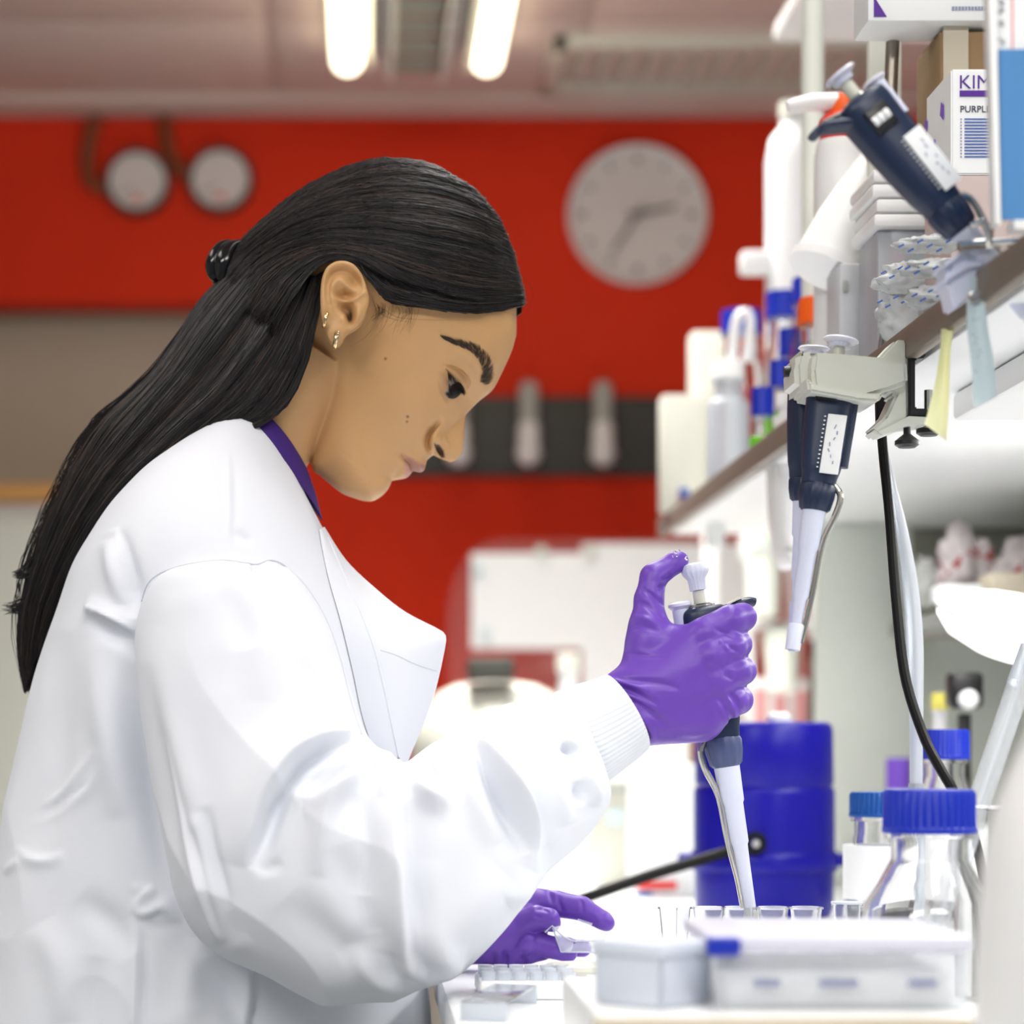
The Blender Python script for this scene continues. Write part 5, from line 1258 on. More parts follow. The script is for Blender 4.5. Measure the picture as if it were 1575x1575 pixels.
# bench lamp with a glowing diffuser
Yl = 2.15; c = P(1580, 968, Yl); d = Vector((-.30, -.35, -.89)).normalized()
lp = thing('bench_lamp', 'lit bench lamp with a broad white glowing head under the shelf', 'lamp', c)
ax_l = Vector((.18, -.25, .95)).normalized()
ra = L(142, Yl)
obj('glowing_diffuser', MB().lathe([(0, -.030), (ra*.5, -.027), (ra*.82, -.016), (ra*.97, -.002), (ra, .006), (0, .006)], c, ax_l, 48), M_GLOW, lp)
obj('shade', MB().lathe([(ra*1.0, .004), (ra*1.03, .008), (ra*.96, .016), (ra*.6, .024), (0, .027)], c, ax_l, 48), M_GLOW if False else M_PLASTIC, lp)
e = c+ax_l*.024
obj('arm', MB().tube([tuple(e), tuple(e+Vector((.10, .05, .06))), (1.02, Yl+.1, HC+.16), (1.04, Yl+.1, HC+.18)], .009, 12), M_PLASTIC, lp)
# shelf behind the lamp with crumpled sample bags
sh2 = gt
obj('low_shelf', MB().box((.865, 2.74, HC+.150), (.40, .46, .018), .002), M_GREY, sh2)
obj('low_bracket', MB().prism([(1.03, 2.6, HC+.141), (.8, 2.6, HC+.141), (1.03, 2.6, HC+.02)], (0, .02, 0)), M_GREY, sh2)
def bag(lab, px0, px1, py0, Y, zb2, m, seed, stripe=None, dpt=.5, name='sample_bag', cat='bag', group=None):
    k = Y/F; w = (px1-px0)*k/2; h = HC+(VY-py0)*k-zb2; X = ((px0+px1)/2-VX)*k
    r = thing(name, lab, cat, (X, Y, zb2), group)
    from mathutils import noise
    V = []; nu, nv = 22, 34
    def pt(i, j):
        th = math.pi*i/(nu-1); ph = 2*math.pi*j/nv
        n = Vector((math.sin(th)*math.cos(ph), math.sin(th)*math.sin(ph), math.cos(th)))
        f = 1+.42*noise.noise(n*1.7+Vector((seed, 0, 0)))+.20*abs(noise.noise(n*4+Vector((0, seed, 0))))*2-.12+.1*noise.noise(n*9)
        return (X+n.x*w*f, Y+n.y*w*dpt*f, max(zb2+h/2+n.z*h/2*f, zb2))
    A = [[pt(i, j) for j in range(nv)] for i in range(nu)]
    obj('wrinkled_film', MB().grid(np.array(A), close_u=True), m, r, smooth=60)
    mbx = MB()
    for s0 in ((0.45,) if stripe else ()):
        i0 = int(nu*s0)
        row0 = np.array([pt(i0+.0+2*math.sin(j*.4), j) for j in range(nv)]); row1 = np.array([pt(i0+1.6+2*math.sin(j*.4), j) for j in range(nv)])
        ctr = np.array([X, Y, zb2+h/2]); row0 = ctr+(row0-ctr)*1.02; row1 = ctr+(row1-ctr)*1.02
        obj('printed_stripe', MB().grid(np.stack([row0, row1]), close_u=True), stripe, r)
    return r
zl = HC+.159; M_BAGF = mat('greyish_bag_film', srgb(178, 170, 170), .45, var=.08)
bag('crumpled white bag with a maroon stripe, middle of the low shelf', 1440, 1530, 812, 2.62, zl, M_BAGF, 1.3, M_DKRED)
bag('crumpled pale bag with a maroon stripe at the right of the low shelf', 1530, 1625, 832, 2.60, zl, M_BAGF, 4.1, M_DKRED)
bag('small dark grey bag at the left of the low shelf', 1402, 1446, 860, 2.66, zl, M_GREY, 7.7)
carton('low white packet lying at the front of the low shelf', 1452, 1512, 898, 926, 2.53, .06, z0=zl, name='packet')
carton('flat beige packet beside the white one on the low shelf', 1526, 1580, 880, 926, 2.53, .06, M_BEIGE, z0=zl, name='packet')
# small things behind the lamp
bottle('small white squeeze bottle with a yellow cap behind the cable', 1446, 40, 1066, 1092, 2.45, ZB, M_YEL, body=M_PLASTIC, wc=26, ribs=10, name='squeeze_bottle')
vs = thing('timer_stand', 'small black stand with a white knob under the lamp', 'stand', P(1483, 1400, 2.4)); vs.location.z = ZB
obj('column', MB().box((vs.location.x, 2.4, (ZB+HC+.035)/2), (.012, .012, HC+.035-ZB), .002), M_BLACK, vs)
obj('foot', MB().box((vs.location.x, 2.4, ZB+.006), (.07, .06, .012), .003), M_BLACK, vs)
obj('head', MB().box(P(1483, 1062, 2.39), (L(52, 2.39), .03, L(56, 2.39)), .006), M_BLACK, vs)
obj('knob', MB().lathe([(0, 0), (.009, 0), (.010, .012), (.006, .016), (0, .016)], P(1486, 1076, 2.375), (0, -1, 0), 20), M_PLASTIC, vs)
# left foreground: white rack, disc stand, clear lid
wr = thing('well_rack', 'white plastic rack with rows of wells in front of the left glove', 'rack', P(815, 1560, 1.62)); wr.location.z = ZB
k = 1.62/F; xa, xb_ = (738-VX)*k, (892-VX)*k; zt2 = HC+(VY-1497)*k; zm = zt2-.006
obj('block', MB().box(((xa+xb_)/2, 1.66, (ZB+zm)/2), (xb_-xa, .08, zm-ZB), .003), M_PLASTIC, wr)
for i in range(6):
    for j in range(3):
        X = xa+.007+(xb_-xa-.014)*i/5; obj('well', MB().lathe([(.0040, zm-.012), (.0048, zm-.012), (.0052, zm+.006), (.0044, zm+.006)], (X, 1.632+.026*j, 0), seg=16), M_FROST, wr)
ds = thing('disc_stand', 'small round white platform on a short stem beside the well rack', 'stand', P(885, 1530, 1.70)); ds.location.z = ZB
X = (888-VX)*1.70/F; zt3 = HC+(VY-1482)*1.70/F
obj('platform', MB().lathe([(0, zt3-.006), (.022, zt3-.006), (.0235, zt3-.004), (.0235, zt3-.001), (.022, zt3), (0, zt3)], (X, 1.70, 0), seg=40), M_OFFW, ds)
obj('stem', MB().lathe([(0, ZB), (.016, ZB), (.016, ZB+.004), (.007, ZB+.008), (.007, zt3-.005), (0, zt3-.005)], (X, 1.70, 0), seg=28), M_PLASTIC, ds)
cl = thing('clear_cover', 'clear plastic tray cover lying at the bench edge by the coat', 'cover', P(735, 1580, 1.50)); cl.location.z = ZB
k = 1.50/F; xa, xb_ = .075, (812-VX)*k; hh = .012
obj('top_sheet', MB().box(((xa+xb_)/2, 1.55, ZB+hh), (xb_-xa, .11, .002), .0006, Matrix.Rotation(-.25, 3, 'Z')), M_CLEAR, cl)
for (oy, sy) in ((-.055, .002), (.055, .002)):
    R = Matrix.Rotation(-.25, 3, 'Z'); c = Vector(((xa+xb_)/2, 1.55, ZB+hh/2)); obj('rim', MB().box(c+R@Vector((0, oy, 0)), (xb_-xa, sy, hh), .0006, R), M_FROST, cl)
# clear box pinched in the left glove
gb = thing('hinged_box', 'small clear hinged box pinched by the left glove', 'box', P(892, 1445, 1.80)); Yb = 1.805
def q3(x, y, dy=0): return tuple(P(x, y, Yb+dy))
obj('panel', MB().prism([q3(851, 1426), q3(907, 1428, .010), q3(934, 1445, .012), q3(886, 1447, .001)], (0, .0004, .0010)), M_CLR2, gb)
obj('panel', MB().prism([q3(850, 1428, -.001), q3(882, 1449, -.001), q3(878, 1464, -.001), q3(863, 1464, -.001)], (.0004, .0010, 0)), M_CLR2, gb)
obj('panel', MB().prism([q3(866, 1464, .001), q3(930, 1464, .012), q3(930, 1449, .012), q3(886, 1450, .001)], (0, .0010, 0)), M_CLR2, gb)
obj('tab', MB().prism([q3(889, 1413, .012), q3(912, 1420, .012), q3(908, 1427, .012), q3(888, 1426, .012)], (0, .0010, 0)), M_CLR2, gb)
obj('edge_bead', MB().tube([q3(838, 1434, -.004), q3(849, 1424, -.003), q3(866, 1440, -.003), q3(884, 1448, -.002), q3(930, 1447, .010)], .0007, 8), M_FROST, gb)
obj('edge_bead', MB().tube([q3(850, 1427, -.002), q3(863, 1464, -.002), q3(930, 1465, .011)], .0007, 8), M_FROST, gb)

# ---------------------------------------------------------------- background things on the bench
k = 3.4/F; cn = thing('centrifuge', 'rounded white centrifuge far back on the bench behind the forearm', 'centrifuge', P(775, 1300, 3.4)); cn.location.z = ZB; X = (768-VX)*k; r0 = 132*k
g_ = lambda w, py: (w*k, HC+(VY-py)*k)
obj('housing', MB().lathe([(0, ZB), (130*k, ZB), (134*k, ZB+.01), g_(134, 1150), g_(126, 1105), g_(104, 1082), (0, HC+(VY-1080)*k)], (X, 3.5, 0), seg=40), M_OFFW, cn)
obj('lid', MB().lathe([(0, HC+(VY-1083)*k), g_(106, 1083), g_(92, 1064), g_(62, 1050), g_(30, 1046), (0, HC+(VY-1045)*k)], (X, 3.5, 0), seg=40), M_OFFW, cn)
obj('display', MB().box(P(754, 1030, 3.42), (L(70, 3.42), .07, L(34, 3.42)), .006), M_DGREY, cn)
obj('lid_latch', MB().box(P(800, 1068, 3.36), (.03, .02, .012), .003), M_GREY, cn)
bottle('white bottle with a grey domed cap far back beside the centrifuge', 874, 42, 1004, 1032, 3.25, ZB, M_OFFW, body=M_PLASTIC, wc=36, ribs=8, name='white_bottle')
dv = carton('off white instrument with a small dark display behind the cuff', 918, 992, 1196, 1360, 2.95, .16, M_OFFW, z0=ZB, name='heating_block', cat='instrument', bev=.008)[0]
obj('display', MB().box(P(952, 1212, 2.946), (L(44, 2.95), .006, L(15, 2.95)), .001), M_GREY, dv)
obj('keypad', MB().box(P(946, 1256, 2.946), (L(26, 2.95), .005, L(26, 2.95)), .001), M_NOTE_B, dv)
cb_ = carton('white carton with a red strip near its base, left of the blue flask', 985, 1074, 1175, 1378, 2.75, .14, M_PAPER, z0=ZB, name='carton')[0]
obj('red_strip', MB().box(P(1010, 1362, 2.747), (L(62, 2.75), .004, L(11, 2.75)), .001), M_REDP, cb_)
obj('blue_strip', MB().box(P(990, 1377, 2.747), (L(26, 2.75), .004, L(10, 2.75)), .001), M_BLUEINK, cb_)
carton('low pale carton behind the instrument on the far bench', 920, 1060, 1120, 1300, 3.5, .2, M_CREAM, z0=ZB, name='carton')
carton('white carton in the gap behind the raised forearm', 660, 720, 1095, 1300, 3.9, .2, M_PAPER, z0=ZB, name='carton')
# rack of white bars against the red wall, right of the gripping hand
rb = thing('drying_rack', 'white barred drying rack before the red wall, right of the gripping hand', 'rack', P(1195, 1300, 3.7)); rb.location.z = ZB
Yr = 3.7
for x, w_ in ((1092, 22), (1154, 10), (1184, 9), (1216, 9), (1252, 16)):
    a = P(x, 815 if x in (1092, 1252) else 850, Yr); obj('upright', MB().box((a.x, Yr, (a.z+ZB)/2), (L(w_, Yr), .02, a.z-ZB), .003), M_WHITE, rb)
for y, h_ in ((868, 12), (962, 12), (1052, 14)):
    a, b = P(1150, y, Yr-.012), P(1256, y, Yr-.012); obj('crossbar', MB().box(((a.x+b.x)/2, Yr-.012, a.z), (b.x-a.x, .016, L(h_, Yr)), .003), M_WHITE, rb)
for x, y, lab in ((1176, 905, 'white beaker hanging in the drying rack, nearest the glove'), (1204, 1020, 'white beaker hanging low in the drying rack')):
    a = P(x, y, Yr-.05); hb_ = thing('plastic_beaker', lab, 'beaker', a, 'beakers on the drying rack')
    obj('cup_wall', MB().lathe([(.022, -.045), (.030, .045), (.033, .046), (.028, .042), (.020, -.043), (0, -.045)], a, (0, .2, 1), 24), M_CREAM, hb_); obj('hook', MB().tube([a+Vector((0, .02, .02)), a+Vector((0, .045, .045))], .004, 8), M_STEEL, hb_)
carton('salmon coloured carton low behind the drying rack', 1165, 1245, 1042, 1300, 3.85, .1, M_PINK, z0=ZB, name='carton')
bottle('slim black capped bottle at the right of the drying rack', 1251, 20, 985, 1010, 3.3, ZB, M_BLACK, body=M_DGREY, wc=14, ribs=8, name='slim_bottle')
lb_ = carton('small white box with a lime sticker on top of the drying rack', 1150, 1196, 818, 850, 3.66, .08, M_PAPER, z0=P(0, 862, 3.7).z, name='carton')[0]
obj('lime_sticker', MB().box(P(1189, 826, 3.658), (L(12, 3.66), .002, L(13, 3.66))), M_GREEN, lb_)
# ---------------------------------------------------------------- things on the gantry shelf
ZT = ZS+.0205
def shelf_y(px, inset=.0): return (XS+inset)*F/(px-VX)
c1, _, w1, h1_ = carton('tall white carton at the far end of the shelf', 1020, 1086, 606, 790, 3.00, .05, M_OFFW, z0=ZT)
for (x, y, w_, h_, m_) in ((1052, 762, 16, 22, M_BLUEINK), (1046, 765, 8, 12, M_REDP)): obj('printed_mark', MB().box(P(x, y, 2.9995), (L(w_, 3.0), .0008, L(h_, 3.0))), m_ if m_ is not M_REDP else M_PINK, c1)
obj('yellow_dot', MB().lathe([(0, 0), (.010, 0), (.010, .0016), (0, .0016)], P(1076, 768, 2.999), (0, -1, 0), 20), M_YEL, c1)
carton('tallest white carton behind the others at the far end', 1066, 1122, 508, 700, 3.06, .05, M_OFFW, z0=ZT)
wb = bottle('tall clear bottle with a white cap and white loop handle', 1120, 64, 556, 585, 2.74, ZT, M_PLASTIC, body=M_FROST, wc=50, sh=.12, ribs=16)
bottle('blue capped bottle behind the white loop handle', 1140, 66, 478, 514, 2.80, ZT, M_BLUE, wc=60, sh=.2)
obj('loop_handle', MB().tube([tuple(P(x, y, 2.735)) for x, y in cr([(1126, 556), (1131, 500), (1142, 482), (1154, 492), (1150, 556)], 20)], .0062, 10), M_PLASTIC, wb)
gl = bottle('small blue capped bottle with a lime green label', 1173, 40, 597, 640, 2.42, ZT, M_BLUE, wc=34, sh=.3, label=(.03, .42, M_GREEN), ribs=20)
bottle('blue capped bottle with a lime label behind the small one', 1200, 40, 555, 596, 2.48, ZT, M_BLUE, wc=32, sh=.3, label=(.2, .62, M_GREEN), ribs=20)
bottle('blue capped bottle just left of the hanging pipettes', 1216, 44, 506, 550, 2.54, ZT, M_BLUE, wc=36, sh=.25, ribs=20)
bottle('blue capped glass bottle behind the row, left of the orange cap', 1204, 60, 449, 490, 2.72, ZT, M_BLUE, wc=50, sh=.25, ribs=24)
bottle('blue capped glass bottle behind the orange cap', 1250, 70, 428, 468, 2.50, ZT, M_BLUE, wc=62, sh=.25, ribs=24)
bottle('bottle with bright orange cap and a navy label', 1259, 62, 459, 500, 2.20, ZT, M_ORANGE, wc=60, sh=.12, label=(.15, .75, M_NAVY), liquid=(.5, M_DKRED), ribs=24)
bottle('small white bottle standing left of the hanging pipettes', 1212, 46, 604, 622, 2.24, ZT, M_PLASTIC, body=M_PLASTIC, wc=34, ribs=12, name='white_bottle')
# wash bottle with orange red collar, white carboy, tilted funnel
k = 2.06/F; X = (1296-VX)*k
ws = thing('wash_bottle', 'white wash bottle with a red orange collar and a sideways spout', 'bottle', (X, 2.06, ZT)); g_ = lambda w, py: (w*k, HC+(VY-py)*k)
obj('body', MB().lathe([(0, ZT), (42*k, ZT), (44*k, ZT+.004), g_(44, 300), g_(43, 240), g_(38, 218), (0, HC+(VY-216)*k)], (X, 2.06, 0), seg=40), M_PLASTIC, ws)
obj('collar', MB().lathe([(0, HC+(VY-218)*k), g_(35, 218), g_(35, 186), g_(30, 178), (0, HC+(VY-178)*k)], (X, 2.06, 0), seg=60, ribs=15, ribd=.0005, ribz=(HC+(VY-216)*k, HC+(VY-186)*k)), M_REDP, ws)
hd_ = obj('head', MB().lathe([(0, HC+(VY-179)*k), g_(22, 179), g_(20, 160), g_(14, 146), (0, HC+(VY-142)*k)], (X, 2.06, 0), seg=30), M_ORANGE, ws)
obj('spout', MB().tube([tuple(P(x, y, 2.06)) for x, y in ((1296, 158), (1250, 158), (1222, 162), (1211, 164))], [.009, .008, .0065, .005], 14), M_PLASTIC, ws)
k = 2.95/F; X = (1224-VX)*k; g_ = lambda w, py: (w*k, HC+(VY-py)*k)
cy = thing('carboy', 'tall white carboy with a square tap, leftmost tall bottle on the shelf', 'bottle', (X, 2.95, ZT))
obj('body', MB().lathe([(0, ZT), (44*k, ZT), (46*k, ZT+.005), g_(46, 250), g_(40, 215), g_(24, 195), g_(22, 180), (0, HC+(VY-180)*k)], (X, 2.95, 0), seg=40, sq=(1, .9)), M_PLASTIC, cy)
obj('cap', MB().lathe([(0, HC+(VY-182)*k), g_(26, 182), g_(26, 158), (0, HC+(VY-156)*k)], (X, 2.95, 0), seg=40, ribs=10, ribd=.0006, ribz=(HC+(VY-181)*k, HC+(VY-160)*k)), M_OFFW, cy)
obj('tap', MB().box(P(1168, 405, 2.95), (L(58, 2.95), .03, L(34, 2.95)), .004), M_PLASTIC, cy)
obj('tap_stem', MB().tube([P(1196, 405, 2.95), P(1222, 405, 2.95)], .009, 12), M_GREY, cy)
fn = thing('funnel', 'white plastic funnel leaning upside down against the wash bottle', 'funnel', P(1300, 430, 1.86))
a, b = P(1270, 412, 2.0), P(1350, 236, 2.02); ln = (b-a).length
obj('cone', MB().lathe([(.028, 0), (.030, .002), (.026, ln*.4), (.017, ln*.8), (.012, ln), (.010, ln), (.015, ln*.78), (.024, ln*.4), (.027, .002)], a, b-a, 40), M_PLASTIC, fn)
obj('rim', MB().lathe([(.028, -.004), (.0325, -.004), (.0325, .004), (.028, .004)], a, b-a, 40), M_PLASTIC, fn)
gc = carton('pale grey upright case between the funnel and the packets', 1291, 1346, 404, 520, 1.955, .055, mat('pale_grey_case', srgb(206, 208, 212), .5), z0=ZT, name='case', cat='case')[0]
obj('latch', MB().box(P(1300, 440, 1.953), (.004, .003, .010), .001), M_GREY, gc)
# clear sterile packets heaped on the shelf
M_FILM = mat('packet_film', srgb(226, 230, 230), .22, trans=.45, ior=1.25, var=.04)
for i, (x0, x1, y0, Y, zb2) in enumerate(((1398, 1486, 440, 1.645, ZT+.002), (1345, 1430, 450, 1.80, ZT+.002), (1386, 1486, 398, 1.650, ZT+.026), (1350, 1440, 405, 1.79, ZT+.042), (1376, 1478, 364, 1.665, ZT+.047))):
    r = bag(('clear packet lying lowest at the shelf edge', 'clear packet lying lowest at the back of the heap', 'clear packet in the middle of the heap at the front', 'clear packet in the middle of the heap at the back', 'clear packet with blue print on top of the heap')[i],
            x0, x1, y0, Y, zb2, M_FILM, 2.7*i+.4, None, .55, 'sterile_packet', 'packet', 'clear packets heaped on the shelf')
    m_ = MB()
    for j in range(6):
        u = (j+.7)/7; a = P(x0+(x1-x0)*u, y0+14+8*math.sin(j*2.1), Y-.022); m_.box(a, (.0045, .0005, .0014), 0, Matrix.Rotation(-.5, 3, 'Y'))
    obj('blue_print', m_, M_BLUEINK, r)
# white tray stack and cartons on the shelf front
ts = thing('tray_stack', 'stack of white plastic trays behind the leaning pipette', 'trays', P(1388, 500, 1.86)); ts.location.z = ZT
k = 1.86/F; xa, xb_ = (1342-VX)*k, (1440-VX)*k; zb3 = HC+(VY-352)*k
obj('clear_riser', MB().box(((xa+xb_)/2, 1.90, (ZT+zb3)/2), ((xb_-xa)*.8, .07, zb3-ZT), .002), M_FROST, ts)
for j in range(4): obj('tray', MB().box(((xa+xb_)/2+.002*math.sin(j*2), 1.90, zb3+.006+j*.0118), (xb_-xa, .09, .0108), .003), M_PLASTIC, ts)
br_ = carton('brown card carton standing behind the printed box', 1446, 1560, 46, 480, 1.86, .08, M_CARD, z0=ZT)[0]
obj('tape', MB().box(P(1470, 130, 1.858), (.02, .001, .20)), M_BEIGE, br_)
low = carton('pinkish grey carton under the printed box', 1462, 1620, 268, 480, 1.70, .08, mat('pinkish_carton', srgb(196, 178, 174), .7), z0=ZT)[0]
zk = P(0, 268, 1.70).z
# printed glove box turned a little
kb = thing('glove_box', 'white glove box with purple print standing beside the blue card', 'box', P(1520, 266, 1.6)); kb.location.z = zk
ang = .10; R = Matrix(); R = R.to_3x3(); A0 = P(1463, 264, 1.701); w_, d_, h_ = .13, .075, P(0, 106, 1.701).z-zk
A0.z = zk
xd = R@Vector((1, 0, 0)); yd = Vector((0, 1, 0))
poly = [A0, A0+xd*w_, A0+xd*w_+yd*d_, A0+yd*d_]
obj('body', MB().prism(poly, (0, 0, h_), .0012), M_PAPER, kb)
def onbox(u, v, off=.0006): return A0+xd*u+Vector((0, 0, v))-R@Vector((0, off, 0))
text('brand_lettering', 'KIM', 0.0142, M_PURP, kb, onbox(.0052, h_-.0144), xd, off=-.0001)
obj('purple_bar', MB().prism([onbox(.006, h_-.0202), onbox(.1, h_-.0202), onbox(.1, h_-.0159), onbox(.006, h_-.0159)], -(R@Vector((0, .0003, 0)))), M_PURP, kb)
text('purple_lettering', 'PURPLE', 0.0067, M_INK, kb, onbox(.0062, h_-.0316), xd, off=0)
m_ = MB(); m2 = MB()
for j in range(13):
    z = h_-.0530-.00078*0-j*.0034*.62*1.0
    z = h_-.0371-j*.00228
    m_.prism([onbox(.0095, z), onbox(.04, z), onbox(.04, z+.0009), onbox(.0095, z+.0009)], -(R@Vector((0, .0003, 0))))
    m2.prism([onbox(.0065, z), onbox(.0076, z), onbox(.0076, z+.0009), onbox(.0065, z+.0009)], -(R@Vector((0, .0003, 0))))
obj('small_print', m_, M_BLUEINK, kb); obj('bullet_marks', m2, M_INKG, kb)
m_ = MB()
for u, v, s_ in ((.02, .045, .010), (.045, .030, .006), (.07, .05, .007)):
    c = A0+yd*u+Vector((0, 0, v)); n_ = Vector((-yd.y, yd.x, 0)); n_ = n_ if n_.x < 0 else -n_
    c = c+n_*.0006; m_.prism([c, c+yd*s_+Vector((0, 0, s_*.6)), c+yd*s_*.7+Vector((0, 0, s_*1.5)), c+Vector((0, 0, s_*1.1))], n_*.0003)
obj('side_print', m_, M_PURPL, kb)
# white box lying across the top
tb = thing('tissue_box', 'long white box with purple print lying across the top cartons', 'box', P(1440, 46, 1.8)); zt4 = P(0, 45, 1.86).z; tb.location.z = zt4
xa, xb_ = (1335-VX)*1.845/F, (1560-VX)*1.845/F; zz4 = zt4+.001
y4 = 1.845
obj('body', MB().box(((xa+xb_)/2, y4+.0275, zz4+.030), (xb_-xa, .055, .058), .0015), M_PAPER, tb)
zf_ = zz4+.030
obj('purple_corner', MB().prism([P(1344, 26, y4-.0006), P(1364, 26, y4-.0006), P(1344, -6, y4-.0006)], (0, -.0003, 0)), M_PURP, tb)
m_ = MB()
for j in range(14): m_.box(P(1466+j*5, 13, y4-.0006), (L(3.6, y4), .0003, L(6, y4)))
obj('small_print', m_, M_INKG, tb)
# document holder with a blue card at the right edge
dh = thing('document_holder', 'white edged document holder with a blue card at the shelf front', 'holder', P(1560, 340, 1.42)); Yh = 1.42
a, b = P(1520, -60, Yh), P(1536, 345, Yh)
obj('frame_edge', MB().prism([P(1519, -60, Yh), P(1531, -60, Yh), P(1540, 345, Yh), P(1531, 345, Yh)], (0, .012, 0)), M_WHITE, dh)
obj('blue_card', MB().prism([P(1536, 76, Yh+.004), P(1680, 74, Yh+.004), P(1680, 338, Yh+.004), P(1541, 338, Yh+.004)], (0, .002, 0)), M_BFOLD, dh)
obj('blue_card', MB().prism([P(1515, 78, Yh+.014), P(1680, 78, Yh+.014), P(1680, 250, Yh+.014), P(1524, 250, Yh+.014)], (0, .002, 0)), M_BFOLD, dh)
pg_ = obj('paper', MB().prism([P(1531, -60, Yh+.007), P(1680, -60, Yh+.007), P(1680, 90, Yh+.007), P(1535, 90, Yh+.007)], (0, .001, 0)), M_PAPER, dh)
obj('red_line', MB().prism([P(1556, -60, Yh+.0065), P(1557.5, -60, Yh+.0065), P(1558, 90, Yh+.0065), P(1556.5, 90, Yh+.0065)], (0, -.0003, 0)), M_REDP, pg_)
m_ = MB()
for j, y in enumerate((-20, 0, 13, 33, 60)):
    for t in range(3): m_.box(P(1540+random.uniform(-3, 3), y+t*3.2, Yh+.0063), (L(6, Yh), .0003, L(1.4, Yh)), 0, Matrix.Rotation(random.uniform(-.5, .5), 3, 'Y'))
obj('handwriting', m_, M_INK, pg_)
obj('spine', MB().prism([P(1560, 338, Yh), P(1680, 338, Yh), P(1680, 352, Yh), P(1560, 352, Yh)], (0, .016, 0)), M_WHITE, dh)
# rods and frames of the gantry seen above the shelf
for (x0, y0, x1, y1, Y, r, m_, nm) in ((1250, 640, 1250, -40, 2.30, .011, M_CREAM, 'upright'), (1352, 520, 1378, -40, 1.90, .0055, M_ALU, 'rod')):
    obj(nm, MB().tube([P(x0, y0, Y), P(x1, y1, Y)], r, 14), m_, gt)
obj('side_plate', MB().prism([P(1337, 20, 1.96), P(1386, 20, 1.96), P(1386, 330, 1.96), P(1337, 330, 1.96)], (0, .01, 0)), M_CREAM, gt)
# hanging white dispenser under the shelf
hd2 = thing('hanging_dispenser', 'white rounded dispenser hanging under the shelf left of the pipettes', 'dispenser', P(1212, 700, 2.34)); k = 2.34/F
rows = []
for py, xa, xb_ in cr([(690, 1186, 1262), (760, 1188, 1258), (830, 1194, 1246), (862, 1204, 1236), (872, 1214, 1228)], 24):
    c = ((xa+xb_)/2-VX)*k; w = (xb_-xa)*k/2; z = HC+(VY-py)*k
    rows.append([(c+w*math.copysign(abs(math.cos(t))**.7, math.cos(t)), 2.36+.035*math.copysign(abs(math.sin(t))**.7, math.sin(t)), z) for t in np.linspace(0, 2*math.pi, 33)[:-1]])
rows = np.array(rows); rows[0, :, 2] = ZS+.0
obj('shell', MB().grid(rows, close_u=True, cap=True), M_PLASTIC, hd2)
obj('slot', MB().box(P(1218, 845, 2.325), (.014, .004, .004), .001), M_GREY, hd2)
lf2 = thing('shelf_bracket', 'white bracket holding the far end of the shelf', 'bracket', P(1092, 840, 2.98))
obj('arm', MB().box(P(1100, 812, 2.97), (L(26, 2.97), .03, L(64, 2.97)), .003), M_WHITE, lf2); obj('flange', MB().box(P(1120, 793, 2.97), (L(80, 2.97), .03, L(12, 2.97)), .003), M_WHITE, lf2)
# ---- pipette clamp with two pipettes
Yc2 = 1.70
def poly3(pts, Y): return [P(x, y, Y) for x, y in pts]
M_HOLD = mat('pale_grey_holder', srgb(208, 210, 200), .4, var=.02)
hl = thing('pipette_clamp', 'pale grey clamp on the shelf edge holding two pipettes', 'clamp', P(1398, 600, Yc2))
obj('arm', MB().prism(poly3([(1252, 541), (1300, 544), (1395, 553), (1398, 590), (1350, 606), (1330, 612), (1252, 598), (1248, 570)], Yc2-.02), (0, .045, 0), .003), M_HOLD, hl)
obj('lower_plate', MB().prism(poly3([(1240, 578), (1252, 590), (1345, 606), (1362, 602), (1352, 618), (1320, 616), (1244, 602)], Yc2-.028), (0, .058, 0), .002), M_HOLD, hl)
obj('left_end', MB().prism(poly3([(1228, 540), (1240, 536), (1256, 542), (1252, 604), (1238, 606), (1224, 596), (1222, 560)], Yc2-.004), (0, .050, 0), .004), M_HOLD, hl)
obj('bracket', MB().prism(poly3([(1352, 550), (1378, 522), (1396, 523), (1398, 640), (1392, 652), (1352, 671), (1340, 660), (1362, 640), (1378, 606), (1360, 596)], Yc2-.010), (0, .030, 0), .002), M_HOLD, hl)
bx = obj('black_jaw', MB().prism(poly3([(1398, 522), (1422, 522), (1424, 550), (1408, 552), (1408, 628), (1428, 628), (1428, 640), (1398, 640)], Yc2-.012), (0, .034, 0), .001), M_BLACK, hl)
obj('jaw_screw', MB().tube([P(1428, 600, Yc2), P(1428, 634, Yc2)], .003, 10), M_STEEL, hl)
obj('bottom_plate', MB().prism(poly3([(1352, 664), (1398, 640), (1430, 642), (1428, 652), (1392, 656), (1362, 668)], Yc2-.012), (0, .03, 0)), M_HOLD, hl)
for (x, y, Y) in ((1395, 676, Yc2-.004), (1428, 658, Yc2+.012)):
    c = P(x, y, Y); obj('thumb_screw', MB().lathe([(0, -.006), (.006, -.006), (.0088, -.004), (.0088, -.001), (.005, .002), (.0026, .004), (.0026, .013), (0, .013)], c, (0, 0, 1), 40), M_BLACK, hl)
obj('side_knob', MB().tube([P(1206, 572, Yc2+.02), P(1230, 570, Yc2+.02)], .004, 12), M_BLACK, hl)
pipette('navy pipette hanging in the clamp, nearer with the white label', M_NAVY, M_NAVY, P(1219, 998, 1.69), P(1294, 520, 1.70), roll=math.pi-.25, disp_tip=False, label_side=1, zc=.105, zh=.216, knob=.254, btn=.0135, hook=False)
pipette('navy pipette hanging in the clamp behind the labelled one', M_NAVY, M_NAVY, P(1223, 960, 1.745), P(1252, 533, 1.745), roll=math.pi+.3, disp_tip=False, label_side=1, zc=.105, zh=.216, knob=.254, btn=.0135, tag_on=False, hook=False)
